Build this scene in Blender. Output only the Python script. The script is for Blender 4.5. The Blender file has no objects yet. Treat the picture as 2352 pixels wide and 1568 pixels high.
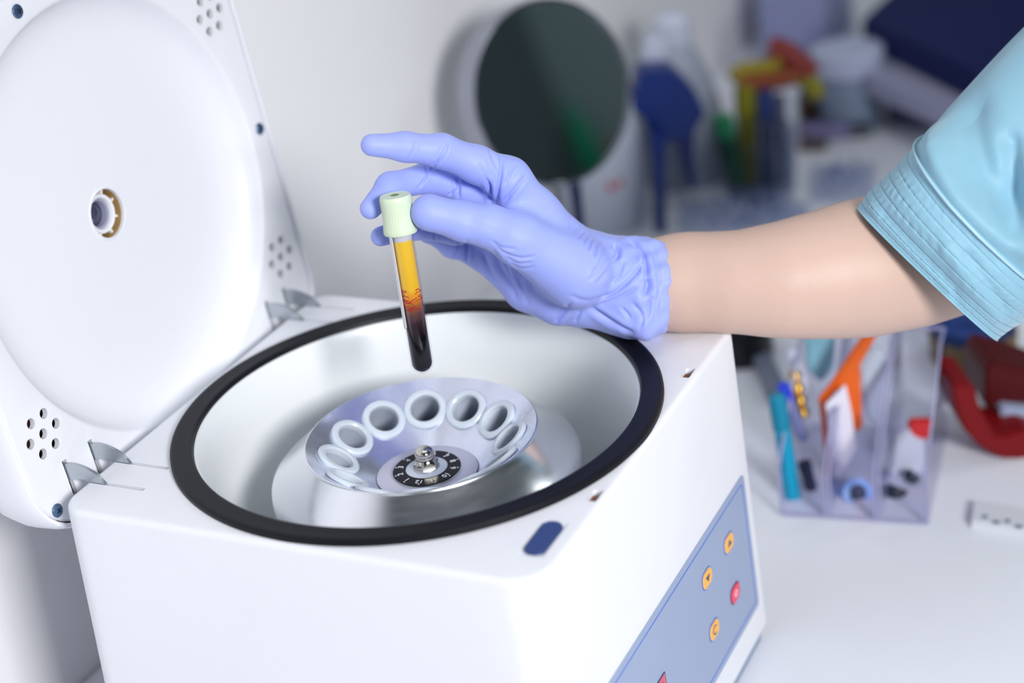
import bpy, bmesh, math, random
import numpy as np
from mathutils import Vector, Matrix

random.seed(7)
rng = np.random.default_rng(5)
sc = bpy.context.scene
COL = sc.collection

# ------------------------------------------------------------------ camera
F = 3996.46
RC = np.array([[0.89671272, -0.08542562, 0.43429109],
               [0.42480396, 0.44163344, -0.79025407],
               [-0.12428953, 0.89311946, 0.43230747]])
CC = np.array([0.45544993, -0.71145661, 0.43434996])
cd = bpy.data.cameras.new('camera')
cam = bpy.data.objects.new('camera', cd)
COL.objects.link(cam)
cam.matrix_world = Matrix([[*RC[0], CC[0]], [*RC[1], CC[1]], [*RC[2], CC[2]], [0, 0, 0, 1]])
cd.sensor_width = 36.0
cd.lens = F / 2352 * 36
cd.clip_start = 0.01
cd.dof.use_dof = True
cd.dof.focus_distance = 0.93
cd.dof.aperture_fstop = 3.2
cd.dof.aperture_blades = 9
sc.camera = cam

# ------------------------------------------------------------------ world, key lamp, fills, exposure
w = bpy.data.worlds.new('world')
sc.world = w
w.use_nodes = True
w.node_tree.nodes['Background'].inputs[0].default_value = (0.80, 0.86, 1.0, 1)
w.node_tree.nodes['Background'].inputs[1].default_value = 0.30


def area(name, loc, target, size, power, color, spread=180):
    l = bpy.data.lights.new(name, 'AREA')
    l.shape = 'RECTANGLE'
    l.size, l.size_y = size
    l.energy = power
    l.color = color
    l.spread = math.radians(spread)
    o = bpy.data.objects.new(name, l)
    COL.objects.link(o)
    o.location = loc
    d = Vector(target) - Vector(loc)
    o.rotation_euler = d.to_track_quat('-Z', 'Y').to_euler()
    return o


area('key_lamp', (1.42, -0.98, 0.76), (-0.2, 0.12, 0), (0.45, 0.45), 7.2, (1.0, 0.99, 0.985), 80)
area('overhead_fill', (0.2, -0.2, 1.6), (0.1, 0.0, 0), (1.5, 1.1), 4.4, (0.92, 0.95, 1.0), 160)  # unseen soft fill from above, added to lift the subject and rotor
area('side_fill', (-0.05, -1.45, 0.65), (0, 0, 0), (0.7, 0.7), 0.6, (0.94, 0.96, 1.0), 150)  # weak fill from the camera side, added for near face and wall
area('far_room_fill', (1.7, 1.9, 1.9), (1.7, 1.9, 0), (1.2, 0.6), 14, (0.94, 1.0, 1.0), 170)  # added fill that brightens the far worktop and the mirror's view
sc.view_settings.view_transform = 'Standard'
sc.view_settings.look = 'None'
sc.view_settings.gamma = 1
sc.view_settings.exposure = 0.04
sc.view_settings.use_curve_mapping = False
sc.cycles.use_denoising = True
sc.cycles.max_bounces = 10
sc.cycles.transparent_max_bounces = 16


# ------------------------------------------------------------------ helpers
def lin(c):
    return tuple(((v / 255 + 0.055) / 1.055) ** 2.4 if v > 10 else v / 255 / 12.92 for v in c)


def mat(name, rgb, rough=0.5, metal=0.0, trans=0.0, ior=1.45, coat=0.0, bump=0.0, bscale=200.0, var=0.0,
        vscale=30.0, sss=0.0, aniso=0.0, spec=0.5, stretch=None, alpha=1.0, sheen=0.0, rvar=0.0):
    m = bpy.data.materials.new(name)
    m.use_nodes = True
    nt = m.node_tree
    b = nt.nodes['Principled BSDF']
    c = lin(rgb)
    b.inputs['Base Color'].default_value = (*c, 1)
    b.inputs['Roughness'].default_value = rough
    b.inputs['Metallic'].default_value = metal
    b.inputs['Transmission Weight'].default_value = trans
    b.inputs['IOR'].default_value = ior
    b.inputs['Coat Weight'].default_value = coat
    b.inputs['Coat Roughness'].default_value = 0.08
    b.inputs['Specular IOR Level'].default_value = spec
    b.inputs['Alpha'].default_value = alpha
    b.inputs['Anisotropic'].default_value = aniso
    b.inputs['Sheen Weight'].default_value = sheen
    if sss:
        b.inputs['Subsurface Weight'].default_value = sss
        b.inputs['Subsurface Radius'].default_value = (0.006, 0.003, 0.002)
        b.inputs['Subsurface Scale'].default_value = 1.0
    tc = nt.nodes.new('ShaderNodeTexCoord')
    src = tc.outputs['Object']
    if stretch:
        mp = nt.nodes.new('ShaderNodeMapping')
        mp.inputs['Scale'].default_value = stretch
        nt.links.new(src, mp.inputs['Vector'])
        src = mp.outputs[0]
    if bump:
        n = nt.nodes.new('ShaderNodeTexNoise')
        n.inputs['Scale'].default_value = bscale
        n.inputs['Detail'].default_value = 5
        nt.links.new(src, n.inputs['Vector'])
        bp = nt.nodes.new('ShaderNodeBump')
        bp.inputs['Strength'].default_value = bump
        bp.inputs['Distance'].default_value = 0.001
        nt.links.new(n.outputs[0], bp.inputs['Height'])
        nt.links.new(bp.outputs[0], b.inputs['Normal'])
    if var or rvar:
        n2 = nt.nodes.new('ShaderNodeTexNoise')
        n2.inputs['Scale'].default_value = vscale
        n2.inputs['Detail'].default_value = 4
        nt.links.new(src, n2.inputs['Vector'])
    if var:
        mx = nt.nodes.new('ShaderNodeMix')
        mx.data_type = 'RGBA'
        mx.inputs[6].default_value = (*[v * (1 - var) for v in c], 1)
        mx.inputs[7].default_value = (*[min(1, v * (1 + var)) for v in c], 1)
        nt.links.new(n2.outputs[0], mx.inputs[0])
        nt.links.new(mx.outputs[2], b.inputs['Base Color'])
    if rvar:
        mr = nt.nodes.new('ShaderNodeMapRange')
        mr.inputs[3].default_value = max(0.02, rough - rvar)
        mr.inputs[4].default_value = rough + rvar
        nt.links.new(n2.outputs[0], mr.inputs[0])
        nt.links.new(mr.outputs[0], b.inputs['Roughness'])
    return m


def thin_glass(name, tint, rough=0.03, refl=1.0):
    """clear sheet or wall: transparent with Fresnel gloss, lets light through"""
    m = bpy.data.materials.new(name)
    m.use_nodes = True
    nt = m.node_tree
    nt.nodes.remove(nt.nodes['Principled BSDF'])
    t = nt.nodes.new('ShaderNodeBsdfTransparent'); t.inputs[0].default_value = (*lin(tint), 1)
    g = nt.nodes.new('ShaderNodeBsdfGlossy'); g.inputs['Roughness'].default_value = rough
    n = nt.nodes.new('ShaderNodeTexNoise'); n.inputs['Scale'].default_value = 40
    b = nt.nodes.new('ShaderNodeBump'); b.inputs['Strength'].default_value = 0.03; b.inputs['Distance'].default_value = 0.001
    nt.links.new(n.outputs[0], b.inputs['Height']); nt.links.new(b.outputs[0], g.inputs['Normal'])
    f = nt.nodes.new('ShaderNodeFresnel'); f.inputs[0].default_value = 1.45
    k = nt.nodes.new('ShaderNodeMath'); k.operation = 'MULTIPLY'; k.inputs[1].default_value = refl
    nt.links.new(f.outputs[0], k.inputs[0])
    x = nt.nodes.new('ShaderNodeMixShader')
    ge = nt.nodes.new('ShaderNodeNewGeometry')
    iv = nt.nodes.new('ShaderNodeMath'); iv.operation = 'SUBTRACT'; iv.inputs[0].default_value = 1.0
    nt.links.new(ge.outputs['Backfacing'], iv.inputs[1])
    k2 = nt.nodes.new('ShaderNodeMath'); k2.operation = 'MULTIPLY'
    nt.links.new(k.outputs[0], k2.inputs[0]); nt.links.new(iv.outputs[0], k2.inputs[1])
    nt.links.new(k2.outputs[0], x.inputs[0]); nt.links.new(t.outputs[0], x.inputs[1]); nt.links.new(g.outputs[0], x.inputs[2])
    nt.links.new(x.outputs[0], nt.nodes['Material Output'].inputs[0])
    return m


def ray(px, py):
    return RC @ np.array([(px - 1176) / F, -(py - 784) / F, -1.0])


def at(px, py, d):
    return CC + ray(px, py) * d


def on_z(px, py, z):
    r = ray(px, py)
    return CC + r * ((z - CC[2]) / r[2])


def to_px(P):
    q = (np.atleast_2d(P) - CC) @ RC
    return np.stack([1176 + F * q[:, 0] / -q[:, 2], 784 - F * q[:, 1] / -q[:, 2]], 1)


def link(name, me, m=None, parent=None, smooth=True, angle=35):
    if m is not None:
        if isinstance(m, (list, tuple)):
            for k in m:
                me.materials.append(k)
        else:
            me.materials.append(m)
    me.polygons.foreach_set('use_smooth', [smooth] * len(me.polygons))
    if smooth:
        me.set_sharp_from_angle(angle=math.radians(angle))
    o = bpy.data.objects.new(name, me)
    COL.objects.link(o)
    if parent is not None:
        o.parent = parent
    return o


def pydata(name, v, f, m=None, parent=None, smooth=True, angle=35):
    me = bpy.data.meshes.new(name)
    me.from_pydata([tuple(map(float, p)) for p in v], [], [tuple(map(int, q)) for q in f])
    me.update()
    return link(name, me, m, parent, smooth, angle)


def tag(o, label=None, cat=None, group=None, kind=None):
    if label: o['label'] = label
    if cat: o['category'] = cat
    if group: o['group'] = group
    if kind: o['kind'] = kind
    return o


def empty(name, loc=(0, 0, 0), rot=None, parent=None):
    o = bpy.data.objects.new(name, None)
    COL.objects.link(o)
    o.empty_display_size = 0.02
    if rot is not None:
        o.matrix_world = Matrix.Translation(Vector(loc)) @ rot.to_4x4()
    else:
        o.location = loc
    if parent is not None:
        o.parent = parent
    return o


def bobj(name, bm, m=None, parent=None, smooth=True, angle=35):
    me = bpy.data.meshes.new(name)
    bmesh.ops.recalc_face_normals(bm, faces=bm.faces)
    bm.to_mesh(me)
    bm.free()
    return link(name, me, m, parent, smooth, angle)


def b_box(bm, c, s, rot=None, bevel=0.0, seg=2):
    r = bmesh.ops.create_cube(bm, size=1)
    vs = r['verts']
    bmesh.ops.scale(bm, vec=s, verts=vs)
    if bevel:
        es = list({e for v in vs for e in v.link_edges})
        rb = bmesh.ops.bevel(bm, geom=es, offset=bevel, segments=seg, profile=0.5, affect='EDGES')
        vs = list({v for f in rb['faces'] for v in f.verts} | {v for v in vs if v.is_valid})
    M = Matrix.Translation(Vector(c))
    if rot is not None:
        M = M @ rot.to_4x4()
    bmesh.ops.transform(bm, matrix=M, verts=vs)
    return vs


def frame_to(axis):
    """rotation whose z axis is `axis`"""
    return Vector(axis).to_track_quat('Z', 'Y').to_matrix()


def lathe(prof, n=64, closed=False, M=None, wave=None):
    """profile [(r,z)] -> verts, faces; r=0 ends are capped"""
    V, Fc = [], []
    idx = []
    for k, (r, z) in enumerate(prof):
        if r < 1e-7:
            idx.append([len(V)] * n)
            V.append((0, 0, z))
        else:
            row = []
            for i in range(n):
                a = 2 * math.pi * i / n
                rr = r * (1 + (wave(a, k) if wave else 0))
                row.append(len(V))
                V.append((rr * math.cos(a), rr * math.sin(a), z))
            idx.append(row)
    rows = list(zip(idx[:-1], idx[1:]))
    if closed:
        rows.append((idx[-1], idx[0]))
    for A, B in rows:
        for i in range(n):
            j = (i + 1) % n
            q = [A[i], A[j], B[j], B[i]]
            qq = []
            for t in q:
                if t not in qq: qq.append(t)
            if len(qq) > 2: Fc.append(tuple(qq))
    V = np.array(V, float)
    if M is not None:
        M = np.array(M)
        V = V @ M[:3, :3].T + M[:3, 3]
    return V, Fc


def lathe_obj(name, prof, m, parent=None, n=64, M=None, closed=False, angle=35, wave=None):
    V, Fc = lathe(prof, n, closed, M, wave)
    o = pydata(name, V, Fc, m, parent, True, angle)
    bm = bmesh.new(); bm.from_mesh(o.data)
    bmesh.ops.recalc_face_normals(bm, faces=bm.faces)
    bm.to_mesh(o.data); bm.free()
    return o


def rrect(x0, x1, y0, y1, rad, nc=8, ns=14):
    """closed outline counter-clockwise; rad = radii at (x1,y1),(x0,y1),(x0,y0),(x1,y0)"""
    P = []
    cs = [(x1, y1, 0), (x0, y1, 90), (x0, y0, 180), (x1, y0, 270)]
    arcs = []
    for (cx, cy, a0), r in zip(cs, rad):
        ox = cx - r if cx == x1 else cx + r
        oy = cy - r if cy == y1 else cy + r
        arcs.append([(ox + r * math.cos(math.radians(a0 + 90 * i / nc)), oy + r * math.sin(math.radians(a0 + 90 * i / nc))) for i in range(nc + 1)])
    for k in range(4):
        P += arcs[k]
        a, b = arcs[k][-1], arcs[(k + 1) % 4][0]
        for i in range(1, ns):
            t = i / ns
            P.append((a[0] + (b[0] - a[0]) * t, a[1] + (b[1] - a[1]) * t))
    return P


def loft(rings, cap0=True, cap1=True, closed_ring=True):
    n = len(rings[0])
    V = [p for r in rings for p in r]
    Fc = []
    for k in range(len(rings) - 1):
        for i in range(n if closed_ring else n - 1):
            j = (i + 1) % n
            Fc.append((k * n + i, k * n + j, (k + 1) * n + j, (k + 1) * n + i))
    if cap0: Fc.append(tuple(reversed(range(n))))
    if cap1: Fc.append(tuple((len(rings) - 1) * n + i for i in range(n)))
    return V, Fc


def prism_obj(name, outline, t0, t1, m, parent=None, M=None, bevel=0.0, angle=35):
    """outline in local xy, extruded from z=t0 to t1"""
    n = len(outline)
    if bevel:
        c = np.mean(outline, 0)
        o = np.array(outline)
        d = np.roll(o, -1, 0) - np.roll(o, 1, 0)
        nn = np.stack([d[:, 1], -d[:, 0]], 1)
        nn /= np.linalg.norm(nn, axis=1)[:, None] + 1e-12
        ins = o - nn * bevel
        s = 1 if t1 > t0 else -1
        rings = [[(*p, t0) for p in o], [(*p, t1 - s * bevel) for p in o], [(*p, t1) for p in ins]]
    else:
        rings = [[(*p, t0) for p in outline], [(*p, t1) for p in outline]]
    V, Fc = loft(rings)
    V = np.array(V, float)
    if M is not None:
        M = np.array(M)
        V = V @ M[:3, :3].T + M[:3, 3]
    o = pydata(name, V, Fc, m, parent, True, angle)
    bm = bmesh.new(); bm.from_mesh(o.data)
    bmesh.ops.recalc_face_normals(bm, faces=bm.faces)
    bm.to_mesh(o.data); bm.free()
    return o


def sweep(path, radii, n=12, squash=None, cap=True):
    P = np.array(path, float)
    T = np.gradient(P, axis=0)
    T /= np.linalg.norm(T, axis=1)[:, None]
    up = np.array([0, 0, 1.0])
    if abs(T[0] @ up) > 0.9: up = np.array([1.0, 0, 0])
    rings = []
    for p, t, r in zip(P, T, radii):
        a = np.cross(up, t); a /= np.linalg.norm(a)
        b = np.cross(t, a)
        up = b
        s = squash or 1
        rings.append([p + r * (math.cos(q) * a + s * math.sin(q) * b) for q in np.linspace(0, 2 * math.pi, n, endpoint=False)])
    return loft(rings, cap, cap)


def curve_pts(ctrl, n=24):
    """Catmull-Rom through control points"""
    P = np.array(ctrl, float)
    Q = np.vstack([2 * P[0] - P[1], P, 2 * P[-1] - P[-2]])
    out = []
    segs = len(P) - 1
    for k in range(n + 1):
        u = k / n * segs
        i = min(int(u), segs - 1)
        t = u - i
        a, b, c, d = Q[i:i + 4]
        out.append(0.5 * ((2 * b) + (-a + c) * t + (2 * a - 5 * b + 4 * c - d) * t ** 2 + (-a + 3 * b - 3 * c + d) * t ** 3))
    return np.array(out)


def boolean(o, cutter, solver='EXACT', op='DIFFERENCE'):
    md = o.modifiers.new('cut', 'BOOLEAN')
    md.object = cutter
    md.operation = op
    md.solver = solver
    try:
        md.material_mode = 'TRANSFER'
    except Exception:
        pass
    bpy.context.view_layer.update()
    dg = bpy.context.evaluated_depsgraph_get()
    me = bpy.data.meshes.new_from_object(o.evaluated_get(dg))
    o.modifiers.clear()
    o.data = me
    me.polygons.foreach_set('use_smooth', [True] * len(me.polygons))
    me.set_sharp_from_angle(angle=math.radians(35))
    bpy.data.objects.remove(cutter)


def clean_normals(o):
    bm = bmesh.new(); bm.from_mesh(o.data)
    bmesh.ops.recalc_face_normals(bm, faces=bm.faces)
    bm.to_mesh(o.data); bm.free()


# --- implicit surfaces for the arm and the glove
def seg_sdf(P, a, b, ra, rb):
    a = np.asarray(a, np.float32); b = np.asarray(b, np.float32)
    ba = b - a
    pa = P - a
    h = np.clip(pa @ ba / (ba @ ba), 0, 1)
    return np.linalg.norm(pa - h[..., None] * ba, axis=-1) - (ra + (rb - ra) * h)


def smin(a, b, k):
    h = np.clip(0.5 + 0.5 * (b - a) / k, 0, 1)
    return b * (1 - h) + a * h - k * h * (1 - h)


def surface_nets(fn, lo, hi, h):
    ax = [np.arange(lo[i], hi[i] + h, h, dtype=np.float32) for i in range(3)]
    nx, ny, nz = map(len, ax)
    Fv = np.empty((nx, ny, nz), np.float32)
    YZ = np.stack(np.meshgrid(ax[1], ax[2], indexing='ij'), -1)
    for i in range(nx):
        P = np.empty((ny, nz, 3), np.float32)
        P[..., 0] = ax[0][i]; P[..., 1:] = YZ
        Fv[i] = fn(P)
    s = Fv < 0
    cnt = np.zeros((nx - 1, ny - 1, nz - 1), np.float32)
    acc = np.zeros((nx - 1, ny - 1, nz - 1, 3), np.float32)
    C8 = [(i, j, k) for i in (0, 1) for j in (0, 1) for k in (0, 1)]
    sl = lambda c: tuple(slice(c[d], c[d] + (nx, ny, nz)[d] - 1) for d in range(3))
    for a in C8:
        for d in range(3):
            if a[d] == 0:
                b = list(a); b[d] = 1; b = tuple(b)
                fa, fb = Fv[sl(a)], Fv[sl(b)]
                cr = (fa < 0) != (fb < 0)
                den = np.where(cr, fa - fb, 1)
                t = np.where(cr, fa / den, 0)
                cnt += cr
                for e in range(3):
                    acc[..., e] += np.where(cr, a[e] + (t if e == d else 0), 0)
    act = cnt > 0
    ids = -np.ones(act.shape, np.int64)
    ids[act] = np.arange(act.sum())
    I = np.argwhere(act)
    V = (I + acc[act] / cnt[act][:, None]) * h + np.array(lo)
    Q = []
    for d in range(3):
        e1, e2 = [(1, 2), (2, 0), (0, 1)][d]
        a = [slice(None)] * 3; b = [slice(None)] * 3
        a[d] = slice(0, -1); b[d] = slice(1, None)
        ch = s[tuple(a)] != s[tuple(b)]
        E = np.argwhere(ch)
        E = E[(E[:, e1] > 0) & (E[:, e2] > 0) & (E[:, e1] < (nx, ny, nz)[e1] - 1) & (E[:, e2] < (nx, ny, nz)[e2] - 1)]
        ins = s[tuple(E.T)]
        def g(o1, o2):
            X = E.copy(); X[:, e1] += o1; X[:, e2] += o2
            return ids[tuple(X.T)]
        q = np.stack([g(-1, -1), g(0, -1), g(0, 0), g(-1, 0)], 1)
        q[~ins] = q[~ins][:, ::-1]
        Q.append(q)
    return V, np.vstack(Q)


def np_mesh(name, V, Q):
    me = bpy.data.meshes.new(name)
    me.vertices.add(len(V)); me.vertices.foreach_set('co', V.astype(np.float32).ravel())
    me.loops.add(Q.size); me.loops.foreach_set('vertex_index', Q.astype(np.int32).ravel())
    me.polygons.add(len(Q)); me.polygons.foreach_set('loop_start', np.arange(0, Q.size, Q.shape[1], dtype=np.int32))
    me.update(calc_edges=True)
    me.validate()
    return me


def subdivided(me, levels=1, smooth_it=0):
    o = bpy.data.objects.new('tmp', me); COL.objects.link(o)
    if smooth_it:
        s = o.modifiers.new('s', 'SMOOTH'); s.factor = 0.5; s.iterations = smooth_it
    if levels:
        md = o.modifiers.new('sub', 'SUBSURF'); md.levels = levels; md.render_levels = levels
    bpy.context.view_layer.update()
    dg = bpy.context.evaluated_depsgraph_get()
    r = bpy.data.meshes.new_from_object(o.evaluated_get(dg))
    bpy.data.objects.remove(o)
    return r


# ------------------------------------------------------------------ materials
M_white = mat('white_plastic', (231, 233, 240), 0.38, bump=0.02, bscale=900, var=0.015, vscale=12)
M_lid = mat('lid_plastic', (229, 231, 238), 0.42, bump=0.03, bscale=600, var=0.02, vscale=8)
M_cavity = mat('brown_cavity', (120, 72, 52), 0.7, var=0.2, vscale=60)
M_chamber = mat('chamber_enamel', (226, 230, 232), 0.30, var=0.03, vscale=15)
M_rubber = mat('black_rubber', (11, 12, 20), 0.46, bump=0.06, bscale=700, var=0.25, vscale=120, spec=0.28)
M_alu = mat('machined_aluminium', (236, 238, 244), 0.19, metal=1.0, bump=0.0, var=0.05, vscale=60, rvar=0.06, stretch=(1, 1, 6))
def radial(m_, an=0.75, rough=None):
    nt_ = m_.node_tree
    t_ = nt_.nodes.new('ShaderNodeTangent'); t_.direction_type = 'RADIAL'; t_.axis = 'Z'
    b_ = nt_.nodes['Principled BSDF']
    b_.inputs['Anisotropic'].default_value = an
    nt_.links.new(t_.outputs[0], b_.inputs['Tangent'])
    if rough:
        b_.inputs['Roughness'].default_value = rough


radial(M_alu, 0.5)
M_alu_in = mat('scratched_aluminium', (222, 226, 244), 0.27, metal=0.85, bump=0.06, bscale=170, var=0.16, vscale=60, rvar=0.14)
M_alu_floor = mat('matt_aluminium', (212, 212, 228), 0.55, metal=0.35, bump=0.02, bscale=300)
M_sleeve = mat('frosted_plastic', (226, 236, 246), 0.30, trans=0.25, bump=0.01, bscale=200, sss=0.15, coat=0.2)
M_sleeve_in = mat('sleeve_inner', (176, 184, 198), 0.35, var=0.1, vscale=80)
M_black = mat('dial_black', (14, 15, 26), 0.4, spec=0.25)
M_print = mat('white_print', (235, 238, 245), 0.5)
M_zinc = mat('zinc_steel', (188, 194, 200), 0.36, metal=0.9, bump=0.12, bscale=180, var=0.14, vscale=120, rvar=0.1)
M_chrome = mat('nickel_steel', (205, 200, 190), 0.08, metal=1.0)
M_screw = mat('blued_screw', (96, 122, 156), 0.35, metal=0.8)
M_wall = mat('painted_wall', (238, 238, 242), 0.75, bump=0.05, bscale=90, var=0.02, vscale=5)
M_bench = mat('white_worktop', (238, 241, 250), 0.35, bump=0.02, bscale=200, var=0.015, vscale=6)

# ------------------------------------------------------------------ setting
BZ = -0.214
V, Fc = loft([[(-0.265, -1.95, -0.76), (-0.40, -1.95, -0.76), (-0.40, 4.1, -0.76), (-0.265, 4.1, -0.76)],
              [(-0.265, -1.95, 1.94), (-0.40, -1.95, 1.94), (-0.40, 4.1, 1.94), (-0.265, 4.1, 1.94)]])
wall = pydata('wall_left', V, Fc, M_wall, smooth=False)
clean_normals(wall)
tag(wall, 'white painted wall behind the open centrifuge lid', kind='structure')
def slab(name, c, size, m_, label):
    bm_ = bmesh.new()
    b_box(bm_, c, size)
    o_ = bobj(name, bm_, m_, smooth=False)
    return tag(o_, label, kind='structure')


M_far = mat('far_wall_paint', (136, 156, 160), 0.8, bump=0.05, bscale=60, var=0.02, vscale=4)
slab('wall_back', (1.4, 4.05, 0.57), (3.6, 0.1, 2.76), M_far, 'painted wall at the far end of the room')
slab('wall_right', (3.15, 1.2, 0.57), (0.1, 5.8, 2.76), M_far, 'painted wall across the room')
slab('wall_front', (1.4, -1.95, 0.57), (3.6, 0.1, 2.76), M_far, 'painted wall behind the camera')
slab('reflected_door', (3.08, 0.36, 0.18), (0.04, 0.44, 1.88), mat('door_slate', (88, 102, 108), 0.6, var=0.08, vscale=6), 'dark slate door across the room, added for the mirror to reflect')  # added to give the mirror a dark band to reflect
slab('reflected_frame', (3.075, 0.60, 0.18), (0.05, 0.04, 1.90), mat('trim_grey', (92, 112, 114), 0.6), 'grey frame beside the added slate door')  # goes with the added door, for the mirror reflection
slab('reflected_shelf', (3.02, 0.72, 0.035), (0.16, 0.34, 0.02), bpy.data.materials['trim_grey'], 'narrow shelf across the room, added for the mirror reflection')  # added to carry the objects reflected in the mirror
slab('floor', (1.4, 1.05, -0.81), (3.8, 6.2, 0.1), mat('floor_vinyl', (120, 126, 130), 0.5, var=0.05, vscale=10), 'grey vinyl floor')
slab('ceiling', (1.4, 1.05, 1.99), (3.8, 6.2, 0.1), mat('ceiling_paint', (225, 226, 228), 0.9, bump=0.03, bscale=50), 'white ceiling')
bm = bmesh.new()
b_box(bm, (0.2635, 1.2, BZ - 0.02), (1.055, 5.4, 0.04), bevel=0.003)
bench = tag(bobj('worktop', bm, M_bench), 'long glossy white laboratory worktop under everything', 'worktop')

# ------------------------------------------------------------------ centrifuge
cf = tag(empty('centrifuge', (0, 0, BZ)), 'white benchtop centrifuge with round open chamber, raised lid and grey keypad', 'centrifuge')
cfi = Matrix.Translation((0, 0, -BZ))


def C(o):                       # child of the centrifuge, geometry given in world space
    o.parent = cf
    o.matrix_parent_inverse = cfi
    return o


TOP = -0.003
HB = -0.205
XF, XB, YN, YF = 0.137, -0.1415, -0.138, 0.1285
SL = (0.1455 - 0.137) / 0.209


def body_outline(z, ins=0.0):
    t = (TOP - z)
    r = [0.0035, 0.012, 0.016, 0.020]
    return rrect(XB - 0.02 * t + ins, XF + SL * t - ins, YN - 0.05 * t + ins, YF - ins, [max(0.0008, q - ins * 0.9) if q > 0.004 else 0.0035 - ins * 0.7 for q in r], 8, 16)


FIL = 0.0035
rings = [[(x, y, HB) for x, y in body_outline(HB, 0.002)], [(x, y, HB + 0.002) for x, y in body_outline(HB)],
         [(x, y, -0.1) for x, y in body_outline(-0.1)]]
for k in range(7):
    a = k / 6 * math.pi / 2
    rings.append([(x, y, TOP - FIL + FIL * math.sin(a)) for x, y in body_outline(TOP, FIL * (1 - math.cos(a)))])
out = rings[-1]


def circ(r, z):
    R = []
    for x, y, _ in out:
        a = math.atan2(y, x)
        R.append((r * math.cos(a), r * math.sin(a), z))
    return R


rings += [circ(0.1345, TOP), circ(0.1228, TOP), circ(0.1222, TOP - 0.001), circ(0.1215, -0.02), circ(0.117, -0.1), circ(0.112, -0.118), circ(0.10, -0.127), circ(0.06, -0.13)]
V, Fc = loft(rings)
housing = C(pydata('housing', V, Fc, [M_white, M_cavity, M_chamber]))
clean_normals(housing)
cb = bmesh.new()
for y in (-0.110, -0.088, 0.090, 0.110):
    b_box(cb, (-0.131, y, TOP - 0.008), (0.054, 0.0026, 0.028), bevel=0.0009)
for y in (0.0715, -0.059):
    b_box(cb, (0.1308, y, TOP - 0.008), (0.0052, 0.011, 0.026), bevel=0.0008)
b_box(cb, (0.122, -0.1005, TOP), (0.0125, 0.030, 0.0016), bevel=0.0)
ct = bobj('cutter', cb, [M_white, M_cavity, M_chamber])
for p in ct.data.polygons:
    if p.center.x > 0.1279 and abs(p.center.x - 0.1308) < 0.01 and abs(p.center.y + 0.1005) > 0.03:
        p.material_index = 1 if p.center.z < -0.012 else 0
boolean(housing, ct)
# chamber liner
pf = [(0.1240, -0.0022), (0.1215, -0.0026), (0.1205, -0.0040), (0.1200, -0.0075), (0.1188, -0.010), (0.1182, -0.03), (0.114, -0.09), (0.108, -0.112), (0.095, -0.123), (0.06, -0.1255), (0.0, -0.1255)]
C(lathe_obj('chamber_liner', pf, M_chamber, n=128))
# gasket
gp = [(0.1220, -0.0035), (0.1222, -0.0010), (0.1230, 0.0002), (0.1245, 0.0006), (0.128, -0.0002), (0.1315, 0.0007), (0.1338, 0.0003), (0.1348, -0.0008), (0.1350, -0.0035)]
C(tag(lathe_obj('gasket', gp, M_rubber, n=160, closed=True), 'black rubber sealing ring'))
for y in (0.0715, -0.059):
    bm = bmesh.new()
    b_box(bm, (0.1312, y - 0.002, TOP - 0.0052), (0.0060, 0.0090, 0.0060))
    C(bobj('latch_slot', bm, M_cavity, smooth=False))
# recessed blue oblong pad
pl = rrect(0.1166, 0.1274, -0.1150, -0.0862, [0.0052] * 4, 8, 4)
C(tag(prism_obj('latch_button', pl, TOP - 0.0004, TOP + 0.0008, mat('navy_pad', (44, 66, 122), 0.4), M=None, bevel=0.0003), 'dark blue oblong pad'))
# base plate
bo = rrect(XB + 0.004, XF + 0.0055, YN, YF - 0.002, [0.006, 0.012, 0.016, 0.02], 6, 3)
C(prism_obj('base_plate', bo, BZ + 0.001, HB + 0.001, mat('base_grey', (140, 160, 186), 0.5)))
for fx, fy in ((-0.11, -0.11), (-0.11, 0.1), (0.11, -0.11), (0.11, 0.1)):
    C(lathe_obj('rubber_foot', [(0.0, BZ), (0.011, BZ), (0.012, BZ + 0.003), (0.0, BZ + 0.003)], M_rubber, n=20,
                M=Matrix.Translation((fx, fy, 0))))

# control panel, local frame on the sloping front face: x = +y world, y = up the face, z = outward
th = math.atan(SL)
MP = Matrix(((0, -math.sin(th), math.cos(th), XF), (1, 0, 0, 0), (0, math.cos(th), math.sin(th), TOP), (0, 0, 0, 1)))
panel = C(prism_obj('control_panel', rrect(-0.118, 0.1170, -0.1805, -0.0885, [0.004] * 4, 6, 3), -0.0002, 0.0005,
                    mat('panel_grey', (150, 165, 196), 0.36, var=0.02, vscale=20), M=MP))
panel['label'] = 'grey-blue membrane keypad with blue border line'
M_blue = mat('panel_blue', (74, 120, 214), 0.4)
M_yel = mat('key_yellow', (246, 184, 84), 0.4)
M_red = mat('key_red', (232, 64, 96), 0.35)
M_navy = mat('key_navy', (48, 62, 110), 0.4)


def P_(o):
    o.parent = panel
    o.matrix_parent_inverse = panel.matrix_world.inverted() if False else (cfi.inverted() @ cfi)
    return o


def ring_strip(name, o1, o2, z, m):
    n = len(o1)
    V = [(*p, z) for p in o1] + [(*p, z) for p in o2] + [(*p, z - 0.0004) for p in o1] + [(*p, z - 0.0004) for p in o2]
    Fc = []
    for i in range(n):
        j = (i + 1) % n
        Fc += [(i, j, n + j, n + i), (2 * n + i, 2 * n + j, j, i), (n + i, n + j, 3 * n + j, 3 * n + i), (2 * n + j, 2 * n + i, 3 * n + i, 3 * n + j)]
    V = np.array(V) @ np.array(MP)[:3, :3].T + np.array(MP)[:3, 3]
    o = pydata(name, V, Fc, m, smooth=False)
    clean_normals(o)
    return o


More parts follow.
